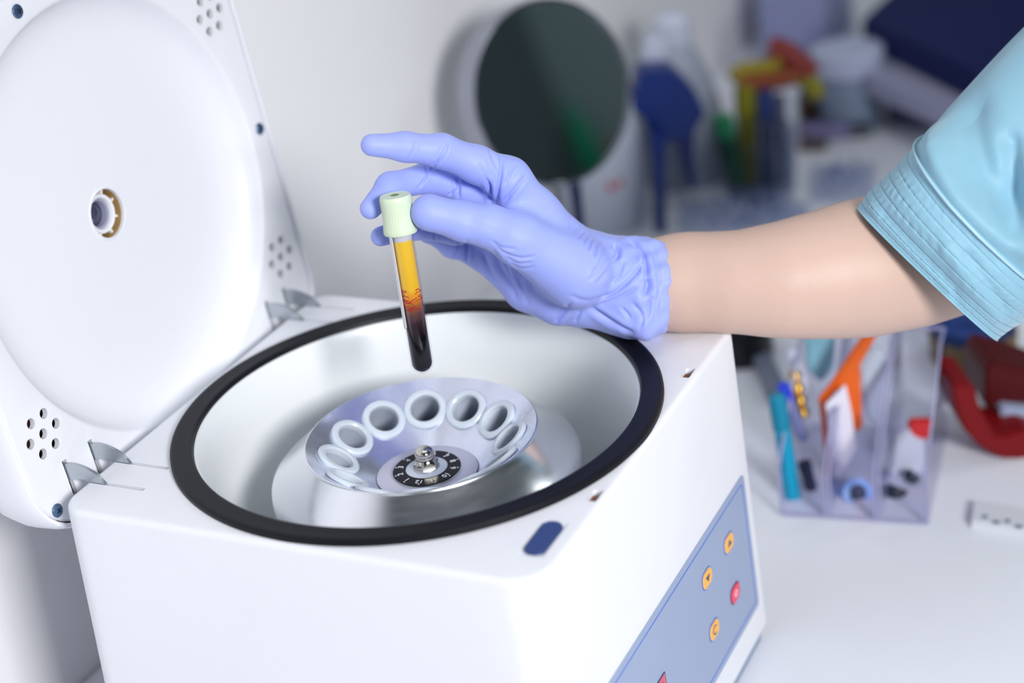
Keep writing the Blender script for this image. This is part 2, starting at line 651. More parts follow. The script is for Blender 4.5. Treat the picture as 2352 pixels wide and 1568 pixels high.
P_(ring_strip('border_line', rrect(-0.114, 0.1128, -0.1762, -0.0928, [0.003] * 4, 6, 3), rrect(-0.1134, 0.1122, -0.1756, -0.0934, [0.0026] * 4, 6, 3), 0.0007, M_blue))
for nm, (u, v), m, lab in (('button', (0.0815, -0.1145), M_yel, 'yellow key with an up triangle'), ('button', (0.0445, -0.1145), M_yel, 'yellow key with a down triangle'),
                           ('button', (0.0816, -0.1490), M_red, 'red key with a round white mark'), ('button', (0.0448, -0.1494), M_yel, 'yellow key with a curved arrow')):
    P_(ring_strip('key_outline', rrect(u - 0.0076, u + 0.0076, v - 0.0056, v + 0.0056, [0.0044] * 4, 6, 2), rrect(u - 0.0069, u + 0.0069, v - 0.0049, v + 0.0049, [0.0040] * 4, 6, 2), 0.0008, M_navy if m is M_red else M_blue))
    P_(prism_obj(nm, rrect(u - 0.0069, u + 0.0069, v - 0.0049, v + 0.0049, [0.0040] * 4, 6, 2), 0.0003, 0.0013, m, M=MP, bevel=0.0003))['label'] = lab
    if 'up' in lab:
        so = [(u - 0.0028, v - 0.0014), (u + 0.0028, v - 0.0014), (u, v + 0.0022)]
    elif 'down' in lab:
        so = [(u - 0.0028, v + 0.0016), (u, v - 0.0020), (u + 0.0028, v + 0.0016)][::-1]
        so = so[::-1]
    else:
        so = None
    if so:
        P_(prism_obj('symbol', so, 0.0012, 0.0015, M_navy, M=MP))
    else:
        a0, a1 = (30, 300) if 'curved' in lab else (0, 358)
        rr0, rr1 = (0.0022, 0.0028) if 'curved' in lab else (0.0010, 0.0022)
        A = np.radians(np.linspace(a0, a1, 26))
        so = [(u + rr1 * 1.2 * math.cos(a), v + rr1 * math.sin(a)) for a in A] + [(u + rr0 * 1.2 * math.cos(a), v + rr0 * math.sin(a)) for a in A[::-1]]
        P_(prism_obj('symbol', so, 0.0012, 0.0015, M_navy if 'curved' in lab else mat('key_mark', (250, 190, 205), 0.4), M=MP))
P_(ring_strip('window_outline', rrect(-0.0976, -0.0262, -0.1660, -0.1266, [0.001] * 4, 3, 3), rrect(-0.0966, -0.0270, -0.1650, -0.1274, [0.0008] * 4, 3, 3), 0.0008, M_navy))
P_(prism_obj('display_window', rrect(-0.0966, -0.0270, -0.1650, -0.1274, [0.0008] * 4, 3, 3), 0.0003, 0.0009, mat('display_red', (214, 52, 92), 0.2, coat=0.4), M=MP))['label'] = 'red display window'
P_(prism_obj('display_bezel', rrect(-0.0926, -0.0300, -0.1620, -0.1308, [0.0008] * 4, 3, 3), 0.0008, 0.0011, mat('display_dark', (120, 40, 70), 0.2, coat=0.4), M=MP))

# ---- lid: local frame x = across (world y), y = up the lid, z = inner normal (towards +x world)
tl = math.radians(84)
ML = Matrix(((0, -math.cos(tl), math.sin(tl), -0.153), (1, 0, 0, 0), (0, math.sin(tl), math.cos(tl), -0.003), (0, 0, 0, 1)))
# inner panel: outline -> circular recess with a shallow dish
LR = [0.018, 0.018, 0.034, 0.034]
LR = [0.03, 0.03, 0.034, 0.034]
Lc = (0.0, 0.108)


def lo(ins):
    return rrect(-0.1385 + ins, 0.1385 - ins, -0.0245 + ins, 0.243 - ins, [q - ins for q in LR], 8, 24)


def lcirc(r, z):
    R = []
    for x, y in lo(0):
        a = math.atan2(y - Lc[1], x - Lc[0])
        R.append((Lc[0] + r * math.cos(a), Lc[1] + r * math.sin(a), z))
    return R


NCU = 0.1225
rings = [[(x, y, -0.0028) for x, y in lo(0)], [(x, y, -0.0012) for x, y in lo(0)], [(x, y, 0) for x, y in lo(0.0012)],
         lcirc(NCU + 0.0015, 0), lcirc(NCU, -0.0006), lcirc(NCU - 0.001, -0.0020), lcirc(NCU - 0.003, -0.0065), lcirc(NCU - 0.007, -0.0110), lcirc(NCU - 0.013, -0.0145), lcirc(NCU - 0.022, -0.0165), lcirc(NCU - 0.034, -0.0172),
         lcirc(0.05, -0.0178), lcirc(0.016, -0.0180), lcirc(0.0143, -0.0180), lcirc(0.0141, -0.0185), lcirc(0.0139, -0.036)]
rings += [lcirc(0.018, -0.036), lcirc(0.022, -0.024), lcirc(0.10, -0.022), lcirc(0.1262, -0.0034), [(x, y, -0.0028) for x, y in lo(0.008)]]
V, Fc = loft(rings, False, False)
n = len(rings[0])
for i in range(n):
    j = (i + 1) % n
    a = (len(rings) - 1) * n
    Fc.append((a + i, a + j, j, i))
V = np.array(V) @ np.array(ML)[:3, :3].T + np.array(ML)[:3, 3]
lid = C(pydata('lid', V, Fc, [M_lid, M_cavity]))
clean_normals(lid)
cb = bmesh.new()
Rl = ML.to_3x3()


def LW(x, y, z=0.0):
    return ML @ Vector((x, y, z))


VC = [(-0.117, 0.031), (0.117, 0.029), (0.117, 0.187), (-0.117, 0.187)]
for cx, cy in VC:
    for k in range(7):
        ox, oy = (0, 0) if k == 0 else (0.0106 * math.cos(math.radians(2 + 60 * k)), 0.0106 * math.sin(math.radians(2 + 60 * k)))
        r = bmesh.ops.create_cone(cb, cap_ends=True, segments=20, radius1=0.0029, radius2=0.0029, depth=0.03,
                                  matrix=ML @ Matrix.Translation((cx + ox, cy + oy, -0.001)))
for y in (-0.110, -0.088, 0.090, 0.110):
    b_box(cb, LW(y, 0.0005, -0.002), (0.0034, 0.0212, 0.03), rot=Rl)
ct = bobj('cutter', cb, [M_lid, M_cavity], smooth=False)
boolean(lid, ct)
# outer shell: wraps the panel, hollow
SHELL = [(0.0, 0.0, 0.0008), (-0.0006, 0.0, 0.0014), (-0.0020, 0.0, 0.0016)]
def so_(g):
    return rrect(-0.1385 - g, 0.1385 + g, -0.0245 - g, 0.243 + g, [q + g for q in LR], 8, 24)
prof = [(0.0008, -0.004), (0.0008, 0.0008), (0.0014, 0.0014), (0.0028, 0.0012), (0.0036, 0.0), (0.0044, -0.006), (0.0040, -0.020), (0.0010, -0.032), (-0.006, -0.040), (-0.018, -0.0455), (-0.04, -0.048)]
rings = [[(x, y, z) for x, y in so_(g)] for g, z in prof]
rings.append([(x * 0.2, 0.108 + (y - 0.108) * 0.2, -0.050) for x, y in so_(-0.04)])
inner = [[(x * 0.2, 0.108 + (y - 0.108) * 0.2, -0.047) for x, y in so_(-0.04)]] + [[(x, y, z) for x, y in so_(g)] for g, z in ((-0.04, -0.045), (-0.012, -0.038), (-0.0015, -0.02), (-0.0005, -0.0034), (0.0006, -0.0030))]
V, Fc = loft(rings + inner, False, False)
n = len(rings[0])
k = len(rings) - 1
# close the two central discs and the lip
Fc = [f for f in Fc if not (f[0] // n == k and f[2] // n == k + 1)]
Fc.append(tuple(k * n + i for i in range(n)))
Fc.append(tuple(reversed([(k + 1) * n + i for i in range(n)])))
a = (len(rings) + len(inner) - 1) * n
for i in range(n):
    j = (i + 1) % n
    Fc.append((a + i, a + j, j, i))
V = np.array(V) @ np.array(ML)[:3, :3].T + np.array(ML)[:3, 3]


def L_(o):
    o.parent = lid
    return o


shell = L_(pydata('outer_shell', V, Fc, [M_lid, M_cavity]))
clean_normals(shell)
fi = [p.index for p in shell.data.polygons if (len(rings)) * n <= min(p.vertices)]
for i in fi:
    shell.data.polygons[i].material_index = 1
# screws
for sx, sy in ((-0.1265, -0.0100), (0.1320, 0.1090), (-0.036, 0.2345), (0.1265, -0.0100), (-0.1320, 0.1090)):
    M0 = ML @ Matrix.Translation((sx, sy, 0)) @ Matrix.Rotation(0.5, 4, 'Z')
    s = L_(lathe_obj('screw', [(0.0, 0.0002), (0.0037, 0.0002), (0.0038, 0.0007), (0.0033, 0.0013), (0.0018, 0.0017), (0.0, 0.0018)], M_screw, n=28, M=M0))
    slot = bpy.data.materials.get('screw_slot') or mat('screw_slot', (50, 64, 90), 0.5)
    s.data.materials.append(slot)
    for q in (0, math.pi / 2):
        cb = bmesh.new()
        b_box(cb, (0, 0, 0.0016), (0.0036, 0.0008, 0.0018), rot=Matrix.Rotation(q, 3, 'Z'))
        bmesh.ops.transform(cb, matrix=M0, verts=cb.verts)
        boolean(s, bobj('cutter', cb, slot, smooth=False))
# sight glass with toothed ring
MG = ML @ Matrix.Translation((0, 0.108, 0))
L_(lathe_obj('sight_rim', [(0.0139, -0.0178), (0.0146, -0.0174), (0.0152, -0.0176), (0.0155, -0.0182), (0.0139, -0.0200)], M_lid, n=56, M=MG, closed=True))
L_(lathe_obj('sight_ring', [(0.0086, -0.0240), (0.0092, -0.0226), (0.0110, -0.0222), (0.0117, -0.0232), (0.0117, -0.033), (0.0086, -0.033)], M_lid, n=56, M=MG, closed=True))
bm = bmesh.new()
for k in range(8):
    a = k * math.pi / 4 + 0.3
    b_box(bm, MG @ Vector((0.0124 * math.cos(a), 0.0124 * math.sin(a), -0.0238)), (0.0028, 0.0014, 0.0022), rot=Rl @ Matrix.Rotation(a, 3, 'Z'))
L_(bobj('ring_tooth', bm, M_lid))
L_(lathe_obj('sight_backing', [(0.0, -0.0340), (0.01365, -0.0340), (0.01365, -0.0202), (0.01388, -0.0202), (0.01388, -0.0352), (0.0, -0.0352)], mat('sight_brown', (168, 134, 82), 0.6), n=40, M=MG))
L_(lathe_obj('sight_bezel', [(0.0070, -0.0268), (0.0074, -0.0250), (0.0086, -0.0244), (0.0088, -0.0330), (0.0070, -0.0330)], mat('bezel_grey', (150, 152, 176), 0.4), n=48, M=MG, closed=True))
L_(lathe_obj('sight_glass', [(0.0, -0.0262), (0.003, -0.0264), (0.0055, -0.0272), (0.0070, -0.0284), (0.0070, -0.0335), (0.0, -0.0335)], mat('sight_grey', (84, 88, 112), 0.12, metal=0.5), n=48, M=MG))

# ---- hinge arms: curved zinc-plated bars from lid slot into housing slit
for y, lab in ((-0.110, 1), (-0.088, 1), (0.090, 1), (0.110, 1)):
    up = curve_pts([(-0.162, 0.0040), (-0.154, 0.0062), (-0.146, 0.0068), (-0.138, 0.0048), (-0.132, 0.0010), (-0.1285, -0.0045), (-0.1275, -0.0125)], 24)
    dn = curve_pts([(-0.1345, -0.0125), (-0.137, -0.0060), (-0.1410, -0.0030), (-0.146, -0.0020), (-0.154, -0.0038), (-0.162, -0.0050)], 18)
    ol = np.vstack([up, dn])
    bm = bmesh.new()
    vs = [bm.verts.new((x, y - 0.0009, z)) for x, z in ol]
    f = bm.faces.new(vs)
    r = bmesh.ops.extrude_face_region(bm, geom=[f])
    bmesh.ops.translate(bm, vec=(0, 0.0018, 0), verts=[g for g in r['geom'] if isinstance(g, bmesh.types.BMVert)])
    C(bobj('hinge_arm', bm, M_zinc, smooth=False))

# ------------------------------------------------------------------ rotor
rt = tag(empty('rotor', (0, 0, -0.115)), 'silver aluminium angle rotor with twelve tube sleeves inside the open chamber', 'rotor')
rti = Matrix.Translation((0, 0, 0.115))


def Rr(o, par=rt):
    o.parent = par
    if par is rt: o.matrix_parent_inverse = rti
    return o


RZ = -0.0166
DZ = -0.0420
cone_len = math.hypot(0.0645 - 0.0285, RZ - DZ)
slope = math.atan2(RZ - DZ, 0.0645 - 0.0285)
pf = [(0.0, DZ - 0.001), (0.0285, DZ - 0.001), (0.0287, DZ), (0.0632, RZ - 0.0008), (0.0640, RZ), (0.0645, RZ - 0.0002), (0.0652, RZ - 0.0016), (0.0838, -0.0338), (0.0858, -0.0360), (0.0868, -0.0390), (0.0870, -0.0430), (0.0868, -0.0660), (0.086, -0.078), (0.03, -0.1), (0.02, -0.115), (0.0, -0.115)]
bowl = Rr(lathe_obj('rotor_body', pf, [M_alu, M_alu_in], n=192, angle=25))
for p in bowl.data.polygons:
    cxy = math.hypot(p.center.x, p.center.y)
    if cxy < 0.0637 and p.center.z > -0.045:
        p.material_index = 1
# bores for the sleeves
ncone = Vector((-math.sin(slope), 0, math.cos(slope)))
cb = bmesh.new()
PH = 27
for k in range(12):
    a = math.radians(PH + 30 * k)
    nrm = Matrix.Rotation(a, 3, 'Z') @ ncone
    c0 = Matrix.Rotation(a, 3, 'Z') @ Vector((0.0480, 0, RZ - (0.0645 - 0.0480) * math.tan(slope)))
    bmesh.ops.create_cone(cb, cap_ends=True, segments=36, radius1=0.0094, radius2=0.0094, depth=0.07, matrix=Matrix.Translation(c0 - nrm * 0.027) @ frame_to(nrm).to_4x4())
ct = bobj('cutter', cb, [M_alu, M_alu_in], smooth=False)
boolean(bowl, ct)
Rr(lathe_obj('rotor_floor', [(0.0, DZ + 0.0001), (0.0279, DZ + 0.0001), (0.0284, DZ + 0.0004), (0.0279, DZ + 0.0007), (0.0, DZ + 0.0007)], M_alu_floor, n=96))
sl0 = None
for k in range(12):
    a = math.radians(PH + 30 * k)
    nrm = Matrix.Rotation(a, 3, 'Z') @ ncone
    c0 = Matrix.Rotation(a, 3, 'Z') @ Vector((0.0480, 0, RZ - (0.0645 - 0.0480) * math.tan(slope)))
    MM = Matrix.Translation(c0) @ frame_to(nrm).to_4x4()
    if sl0 is None:
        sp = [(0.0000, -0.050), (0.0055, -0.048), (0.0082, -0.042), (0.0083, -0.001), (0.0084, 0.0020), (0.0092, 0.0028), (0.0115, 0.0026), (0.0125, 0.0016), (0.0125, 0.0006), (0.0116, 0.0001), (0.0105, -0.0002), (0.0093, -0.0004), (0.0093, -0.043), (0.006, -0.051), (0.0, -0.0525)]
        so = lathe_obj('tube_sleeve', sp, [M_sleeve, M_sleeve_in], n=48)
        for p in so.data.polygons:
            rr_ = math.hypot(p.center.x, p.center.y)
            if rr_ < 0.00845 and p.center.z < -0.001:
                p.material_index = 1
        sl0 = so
    else:
        so = sl0.copy(); COL.objects.link(so)
    so.parent = rt
    so.matrix_parent_inverse = rti
    so.matrix_basis = MM
# dial
dz = DZ + 0.0007
Rr(lathe_obj('stacked_washer', [(0.0, dz), (0.0186, dz), (0.0188, dz + 0.0003), (0.0186, dz + 0.0006), (0.0184, dz + 0.0007), (0.0188, dz + 0.0010), (0.0184, dz + 0.0013), (0.0, dz + 0.0013)], M_zinc, n=96))
dial = Rr(lathe_obj('number_dial', [(0.0, dz + 0.0013), (0.0188, dz + 0.0013), (0.0191, dz + 0.0016), (0.0188, dz + 0.0020), (0.0, dz + 0.0020)], M_black, n=96))
dial['label'] = 'black dial ring numbered 1 to 12'
dtop = dz + 0.0020
for nn in range(1, 13):
    a = math.radians(12 + (9 - nn) * 30)
    cu = bpy.data.curves.new('numeral', 'FONT')
    cu.body = str(nn)
    cu.size = 0.0047
    cu.extrude = 0.00008
    cu.align_x = 'CENTER'
    cu.align_y = 'CENTER'
    o = bpy.data.objects.new('numeral', cu)
    COL.objects.link(o)
    bpy.context.view_layer.update()
    me = bpy.data.meshes.new_from_object(o.evaluated_get(bpy.context.evaluated_depsgraph_get()))
    bpy.data.objects.remove(o)
    me.materials.clear()
    o = bpy.data.objects.new('numeral', me)
    COL.objects.link(o)
    o.location = (0.0150 * math.cos(a), 0.0150 * math.sin(a), dtop + 0.0001)
    o.rotation_euler = (0, 0, a - math.pi / 2)
    o.data.materials.append(M_print)
    o.parent = dial
    a2 = a + math.radians(1.5)
    lathe_obj('dot', [(0.0, dtop), (0.00042, dtop), (0.00042, dtop + 0.00015), (0.0, dtop + 0.00015)], M_print, dial, n=10,
              M=Matrix.Translation((0.0179 * math.cos(a2), 0.0179 * math.sin(a2), 0)))
Rr(lathe_obj('hub_disc', [(0.0, dtop), (0.0115, dtop), (0.0117, dtop + 0.0002), (0.0114, dtop + 0.0004), (0.0, dtop + 0.0004)], mat('hub_zinc', (205, 214, 226), 0.35, metal=0.5), n=72))
wz = dtop + 0.0004
Rr(lathe_obj('washer', [(0.0, wz), (0.0074, wz), (0.0076, wz + 0.0004), (0.0072, wz + 0.0009), (0.0, wz + 0.0009)], M_zinc, n=56))
# cap nut: chamfered hexagon plus dome
nz = wz + 0.0009
hexo = [(0.0072 * math.cos(math.radians(60 * k + 15)), 0.0072 * math.sin(math.radians(60 * k + 15))) for k in range(6)]
bm = bmesh.new()
r = bmesh.ops.create_cone(bm, cap_ends=True, segments=6, radius1=0.0072, radius2=0.0072, depth=0.0052, matrix=Matrix.Translation((0, 0, nz + 0.0026)) @ Matrix.Rotation(math.radians(15), 4, 'Z'))
nut = bobj('cap_nut', bm, M_chrome, smooth=False)
cb = bmesh.new()
bmesh.ops.create_cone(cb, cap_ends=True, segments=48, radius1=0.0087, radius2=0.0045, depth=0.0062, matrix=Matrix.Translation((0, 0, nz + 0.0031)))
ct = bobj('cutter', cb, M_chrome, smooth=False)
boolean(nut, ct, op='INTERSECT')
Rr(nut)
d = lathe_obj('dome', [(0.0053, nz + 0.0050), (0.0054, nz + 0.0058), (0.0052, nz + 0.0066), (0.0055, nz + 0.0070), (0.0055, nz + 0.0080)] +
              [(0.0055 * math.cos(t), nz + 0.0080 + 0.0042 * math.sin(t)) for t in np.linspace(0.15, math.pi / 2 - 0.02, 12)] + [(0, nz + 0.0122)], M_chrome, nut, n=48)

# ------------------------------------------------------------------ blood tube
tb = at(969, 830, 0.9420)
tt = at(907, 449, 0.9120)
ax = (tt - tb)
TL = np.linalg.norm(ax)
ax /= TL
MT = Matrix.Translation(Vector(tb)) @ frame_to(ax).to_4x4()
# rotate so that local -x.. faces the camera predictably
tube = empty('blood_tube', tuple(tb), frame_to(ax))
tag(tube, 'glass blood sample tube with pale green cap, yellow serum over dark blood, held in glove', 'tube')
RT = 0.0064
hemi = [(RT * math.sin(t), -RT * math.cos(t)) for t in np.linspace(0, math.pi / 2, 12)]
ri = RT - 0.0008
hin = [(ri * math.sin(t), -ri * math.cos(t)) for t in np.linspace(0, math.pi / 2, 12)]
capz = TL - 0.0200
M_glass = thin_glass('tube_glass', (250, 250, 253), 0.04)
g = lathe_obj('glass_wall', hemi + [(RT, 0.03), (RT, capz + 0.012), (ri, capz + 0.012), (ri, 0.03)] + hin[::-1], M_glass, tube, n=64)
# liquid column with layered colours
m = bpy.data.materials.new('separated_blood')
m.use_nodes = True
nt = m.node_tree
b = nt.nodes['Principled BSDF']
tc = nt.nodes.new('ShaderNodeTexCoord')
sx = nt.nodes.new('ShaderNodeSeparateXYZ')
nt.links.new(tc.outputs['Object'], sx.inputs[0])
no = nt.nodes.new('ShaderNodeTexNoise'); no.inputs['Scale'].default_value = 260; no.inputs['Detail'].default_value = 3
nt.links.new(tc.outputs['Object'], no.inputs['Vector'])
ma = nt.nodes.new('ShaderNodeMath'); ma.operation = 'MULTIPLY_ADD'
nt.links.new(no.outputs[0], ma.inputs[0]); ma.inputs[1].default_value = 0.006
nt.links.new(sx.outputs[2], ma.inputs[2])
mr = nt.nodes.new('ShaderNodeMapRange')
mr.inputs[1].default_value = 0.003; mr.inputs[2].default_value = 0.073
nt.links.new(ma.outputs[0], mr.inputs[0])
cr = nt.nodes.new('ShaderNodeValToRGB')
stops = [(0.0, (9, 7, 11)), (0.22, (12, 9, 13)), (0.31, (48, 30, 36)), (0.40, (98, 66, 66)), (0.455, (140, 86, 56)), (0.51, (206, 128, 40)), (0.56, (232, 162, 44)), (0.60, (240, 190, 50)), (1.0, (246, 202, 62))]
el = cr.color_ramp.elements
while len(el) > 1: el.remove(el[-1])
el[0].position = stops[0][0]; el[0].color = (*lin(stops[0][1]), 1)
for pz, c in stops[1:]:
    e = el.new(pz); e.color = (*lin(c), 1)
nt.links.new(mr.outputs[0], cr.inputs[0])
nt.links.new(cr.outputs[0], b.inputs['Base Color'])
b.inputs['Roughness'].default_value = 0.12
b.inputs['Coat Weight'].default_value = 0.3
SURF = 0.0690
rl = ri - 0.00005
lq = lathe_obj('serum_and_blood', [(rl * math.sin(t), -rl * math.cos(t)) for t in np.linspace(0, math.pi / 2, 12)] + [(rl, 0.03), (rl, SURF), (rl - 0.0006, SURF - 0.0006), (0, SURF - 0.0008)], m, tube, n=64, angle=60)
lq['label'] = 'yellow serum above dark red blood'
# red fibrin strands in the boundary layer
M_fib = mat('fibrin_red', (176, 36, 30), 0.3)
bm = bmesh.new()
for k in range(26):
    a0 = random.uniform(0, 2 * math.pi)
    z0 = random.uniform(0.0325, 0.0425)
    pts = []
    for i in range(7):
        a0 += random.uniform(0.10, 0.26) * (1 if k % 2 else -1)
        z0 += random.uniform(-0.0010, 0.0010)
        pts.append(((rl + 0.00012) * math.cos(a0), (rl + 0.00012) * math.sin(a0), z0))
    pts = curve_pts(pts, 14)
    Vv, Ff = sweep(pts, [random.uniform(0.00014, 0.0003)] * len(pts), 5)
    vs = [bm.verts.new(v) for v in Vv]
    for f in Ff:
        try: bm.faces.new([vs[i] for i in f])
        except Exception: pass
fb = bobj('fibrin_strands', bm, M_fib, tube)
fb['kind'] = 'stuff'
# cap
M_cap = mat('cap_green', (208, 224, 198), 0.38, sss=0.0, bump=0.02, bscale=400)
capo = 0.0084
cp = [(0.0, -0.0010), (0.0018, -0.0008), (0.0024, 0.0002), (0.0050, -0.0002), (0.0072, 0.0), (0.0079, 0.0002), (0.0083, -0.0006), (0.0085, -0.0018), (0.0083, -0.005), (0.0081, -0.010), (0.0084, -0.014), (0.0089, -0.0180), (0.0091, -0.0196), (0.0088, -0.0203), (0.0068, -0.0203), (0.0066, -0.012), (0.0, -0.012)]
cap = lathe_obj('stopper_cap', [(r, z + TL) for r, z in cp], M_cap, tube, n=144, angle=50,
                wave=lambda a, k: (0.018 * (0.5 + 0.5 * math.cos(a * 36)) if 8 <= k <= 11 else 0))
cap['label'] = 'pale green ribbed cap'
lathe_obj('stopper_plug', [(0.0, TL - 0.012), (0.0054, TL - 0.012), (0.0055, TL - 0.0235), (0.0050, TL - 0.0262), (0.0, TL - 0.0262)], mat('plug_grey', (206, 206, 212), 0.5), tube, n=32)
lathe_obj('septum', [(0.0, TL - 0.0006), (0.0021, TL - 0.0004), (0.0022, TL + 0.0003), (0.0015, TL + 0.0006), (0.0, TL + 0.0001)], mat('septum_green', (110, 134, 96), 0.5), cap, n=24)
# paper label wrapped round the far left of the tube
camdir = np.array(frame_to(ax)).T @ (CC - tb)
aC = math.atan2(camdir[1], camdir[0])
leftv = np.array(frame_to(ax)).T @ (-RC[:, 0])
aL = math.atan2(leftv[1], leftv[0])
sgn = 1 if ((aL - aC + math.pi) % (2 * math.pi) - math.pi) > 0 else -1
rings = []
for r in (RT + 0.00005, RT + 0.00022):
    L = []
    for i in range(31):
        a = aC + sgn * math.radians(50 + i * 150 / 30)
        zz = 0.0205
        if i < 5: zz += 0.0016 * (1 - math.sqrt(max(0, 1 - ((5 - i) / 5) ** 2)))
        L.append((a, zz))
    rings.append((r, L))
V, Fc = [], []
for r, L in rings:
    for a, zz in L: V.append((r * math.cos(a), r * math.sin(a), zz))
    for a, zz in L: V.append((r * math.cos(a), r * math.sin(a), capz - 0.0005))
n = 31
for i in range(n - 1):
    Fc += [(i, i + 1, n + i + 1, n + i), (2 * n + i, 3 * n + i, 3 * n + i + 1, 2 * n + i + 1), (i, 2 * n + i, 2 * n + i + 1, i + 1), (n + i, n + i + 1, 3 * n + i + 1, 3 * n + i)]
Fc += [(0, n, 3 * n, 2 * n), (n - 1, 3 * n - 1, 4 * n - 1, 2 * n - 1)]
lb = pydata('paper_label', V, Fc, mat('label_paper', (232, 233, 238), 0.5), tube)
clean_normals(lb)

# ------------------------------------------------------------------ person: arm, glove, sleeve
person = tag(empty('person', tuple(at(2300, 560, 1.0))), 'person in light blue short sleeved scrubs and violet glove holding the tube', 'person')
pinv = Matrix.Translation(-person.location)


def Pn(o):
    o.parent = person
    o.matrix_parent_inverse = pinv
    return o


def pr(px, d):
    return px * d / F


ARM = [(1440, 655, .985, 88), (1540, 650, .990, 98), (1600, 647, .990, 102), (1700, 648, .983, 107), (1800, 643, .982, 123), (1900, 630, .986, 137), (1990, 614, .994, 149), (2100, 590, 1.0, 150), (2200, 555, 1.0, 150), (2330, 450, .99, 180), (2480, 300, 1.0, 190), (2640, 130, 1.01, 195)]
AP = [(at(x, y, d), pr(r, d)) for x, y, d, r in ARM]


def arm_fn(P):
    d = None
    for (a, ra), (b_, rb) in zip(AP[:-1], AP[1:]):
        s = seg_sdf(P, a, b_, ra, rb)
        d = s if d is None else smin(d, s, 0.012)
    return d


pts = np.array([a for a, r in AP])
V, Q = surface_nets(arm_fn, pts.min(0) - 0.06, pts.max(0) + 0.06, 0.0032)
me = subdivided(np_mesh('forearm', V, Q), 1, 4)
ms = bpy.data.materials.new('skin')
M_skin = mat('skin', (208, 178, 164), 0.5, sss=0.15, bump=0.12, bscale=700, var=0.05, vscale=25)
M_skin.node_tree.nodes['Principled BSDF'].inputs['Subsurface Radius'].default_value = (0.008, 0.003, 0.0015)
Pn(link('forearm', me, M_skin, None, True, 180))['label'] = 'bare forearm resting on the centrifuge edge'


def J(x, y, d, r):
    return (at(x, y, d), pr(r, d))


index = [J(1168, 412, .945, 48), J(1095, 378, .935, 42), J(1015, 347, .925, 38), J(930, 337, .918, 32.5), J(854, 333, .912, 26)]
middle = [J(1150, 452, .962, 46), J(1070, 432, .956, 36), J(985, 408, .950, 35), J(896, 428, .937, 31), J(851, 479, .926, 25)]
ringf = [J(1130, 520, .982, 44), J(1045, 527, .968, 33), J(950, 520, .948, 29), J(874, 543, .936, 23)]
pinky = [J(1106, 570, .995, 44), J(1040, 560, .985, 31), J(985, 530, .968, 25), J(950, 505, .960, 21)]
thumb = [J(986, 488, .912, 43), J(1065, 509, .916, 41), J(1125, 520, .924, 46), J(1190, 548, .934, 58), J(1320, 625, .955, 84)]
meta_i = [J(1168, 412, .945, 48), J(1235, 482, .955, 44), J(1290, 555, .965, 52), J(1365, 622, .975, 78), J(1445, 655, .983, 96)]
meta_m = [J(1150, 452, .962, 46), J(1290, 590, .98, 70), J(1445, 655, .983, 96)]
meta_r = [J(1130, 520, .982, 44), J(1250, 640, .985, 62), J(1430, 662, .985, 94)]
meta_p = [J(1106, 570, .995, 44), J(1209, 664, .990, 46), J(1283, 694, .983, 48), J(1340, 690, .98, 55), J(1440, 668, .983, 96)]
web = [J(1190, 510, .945, 40), J(1240, 540, .955, 62), J(1300, 610, .962, 80)]
cuff = [J(1420, 657, .983, 98), J(1475, 662, .985, 106), J(1560, 660, .988, 110)]
lobe = [J(1440, 740, .969, 24), J(1480, 742, .966, 33), J(1500, 735, .967, 30)]
roll = [J(1470, 585, .975, 34), J(1500, 590, .976, 36)]
CUTP = at(1521, 655, .985)
CUTN = (at(1560, 652, .987) - at(1460, 652, .985)); CUTN /= np.linalg.norm(CUTN)


def chain(P, ch, k):
    d = None
    for (a, ra), (b_, rb) in zip(ch[:-1], ch[1:]):
        s = seg_sdf(P, a, b_, ra, rb)
        d = s if d is None else smin(d, s, k)
    return d


def hand_fn(P):
    palm = chain(P, meta_i, .006)
    for c in (meta_m, meta_r, meta_p, web):
        palm = smin(palm, chain(P, c, .006), .009)
    fi = chain(P, index, .004)
    fi = smin(fi, chain(P, middle, .004), .0014)
    fi = smin(fi, chain(P, ringf, .004), .0014)
    fi = smin(fi, chain(P, pinky, .004), .0014)
    d = smin(palm, fi, .006)
    d = smin(d, chain(P, thumb, .006), .0045)
    cf_ = smin(chain(P, cuff, .006), chain(P, lobe, .004), .008)
    cf_ = smin(cf_, chain(P, roll, .004), .006)
    cf_ = np.maximum(cf_, (P - CUTP.astype(np.float32)) @ CUTN.astype(np.float32))
    return smin(d, cf_, .006)


allp = np.array([a for ch in (index, middle, ringf, pinky, thumb, meta_i, meta_p, cuff) for a, r in ch])
V, Q = surface_nets(hand_fn, allp.min(0) - 0.03, allp.max(0) + 0.03, 0.0009)
me = subdivided(np_mesh('glove', V, Q), 1, 2)
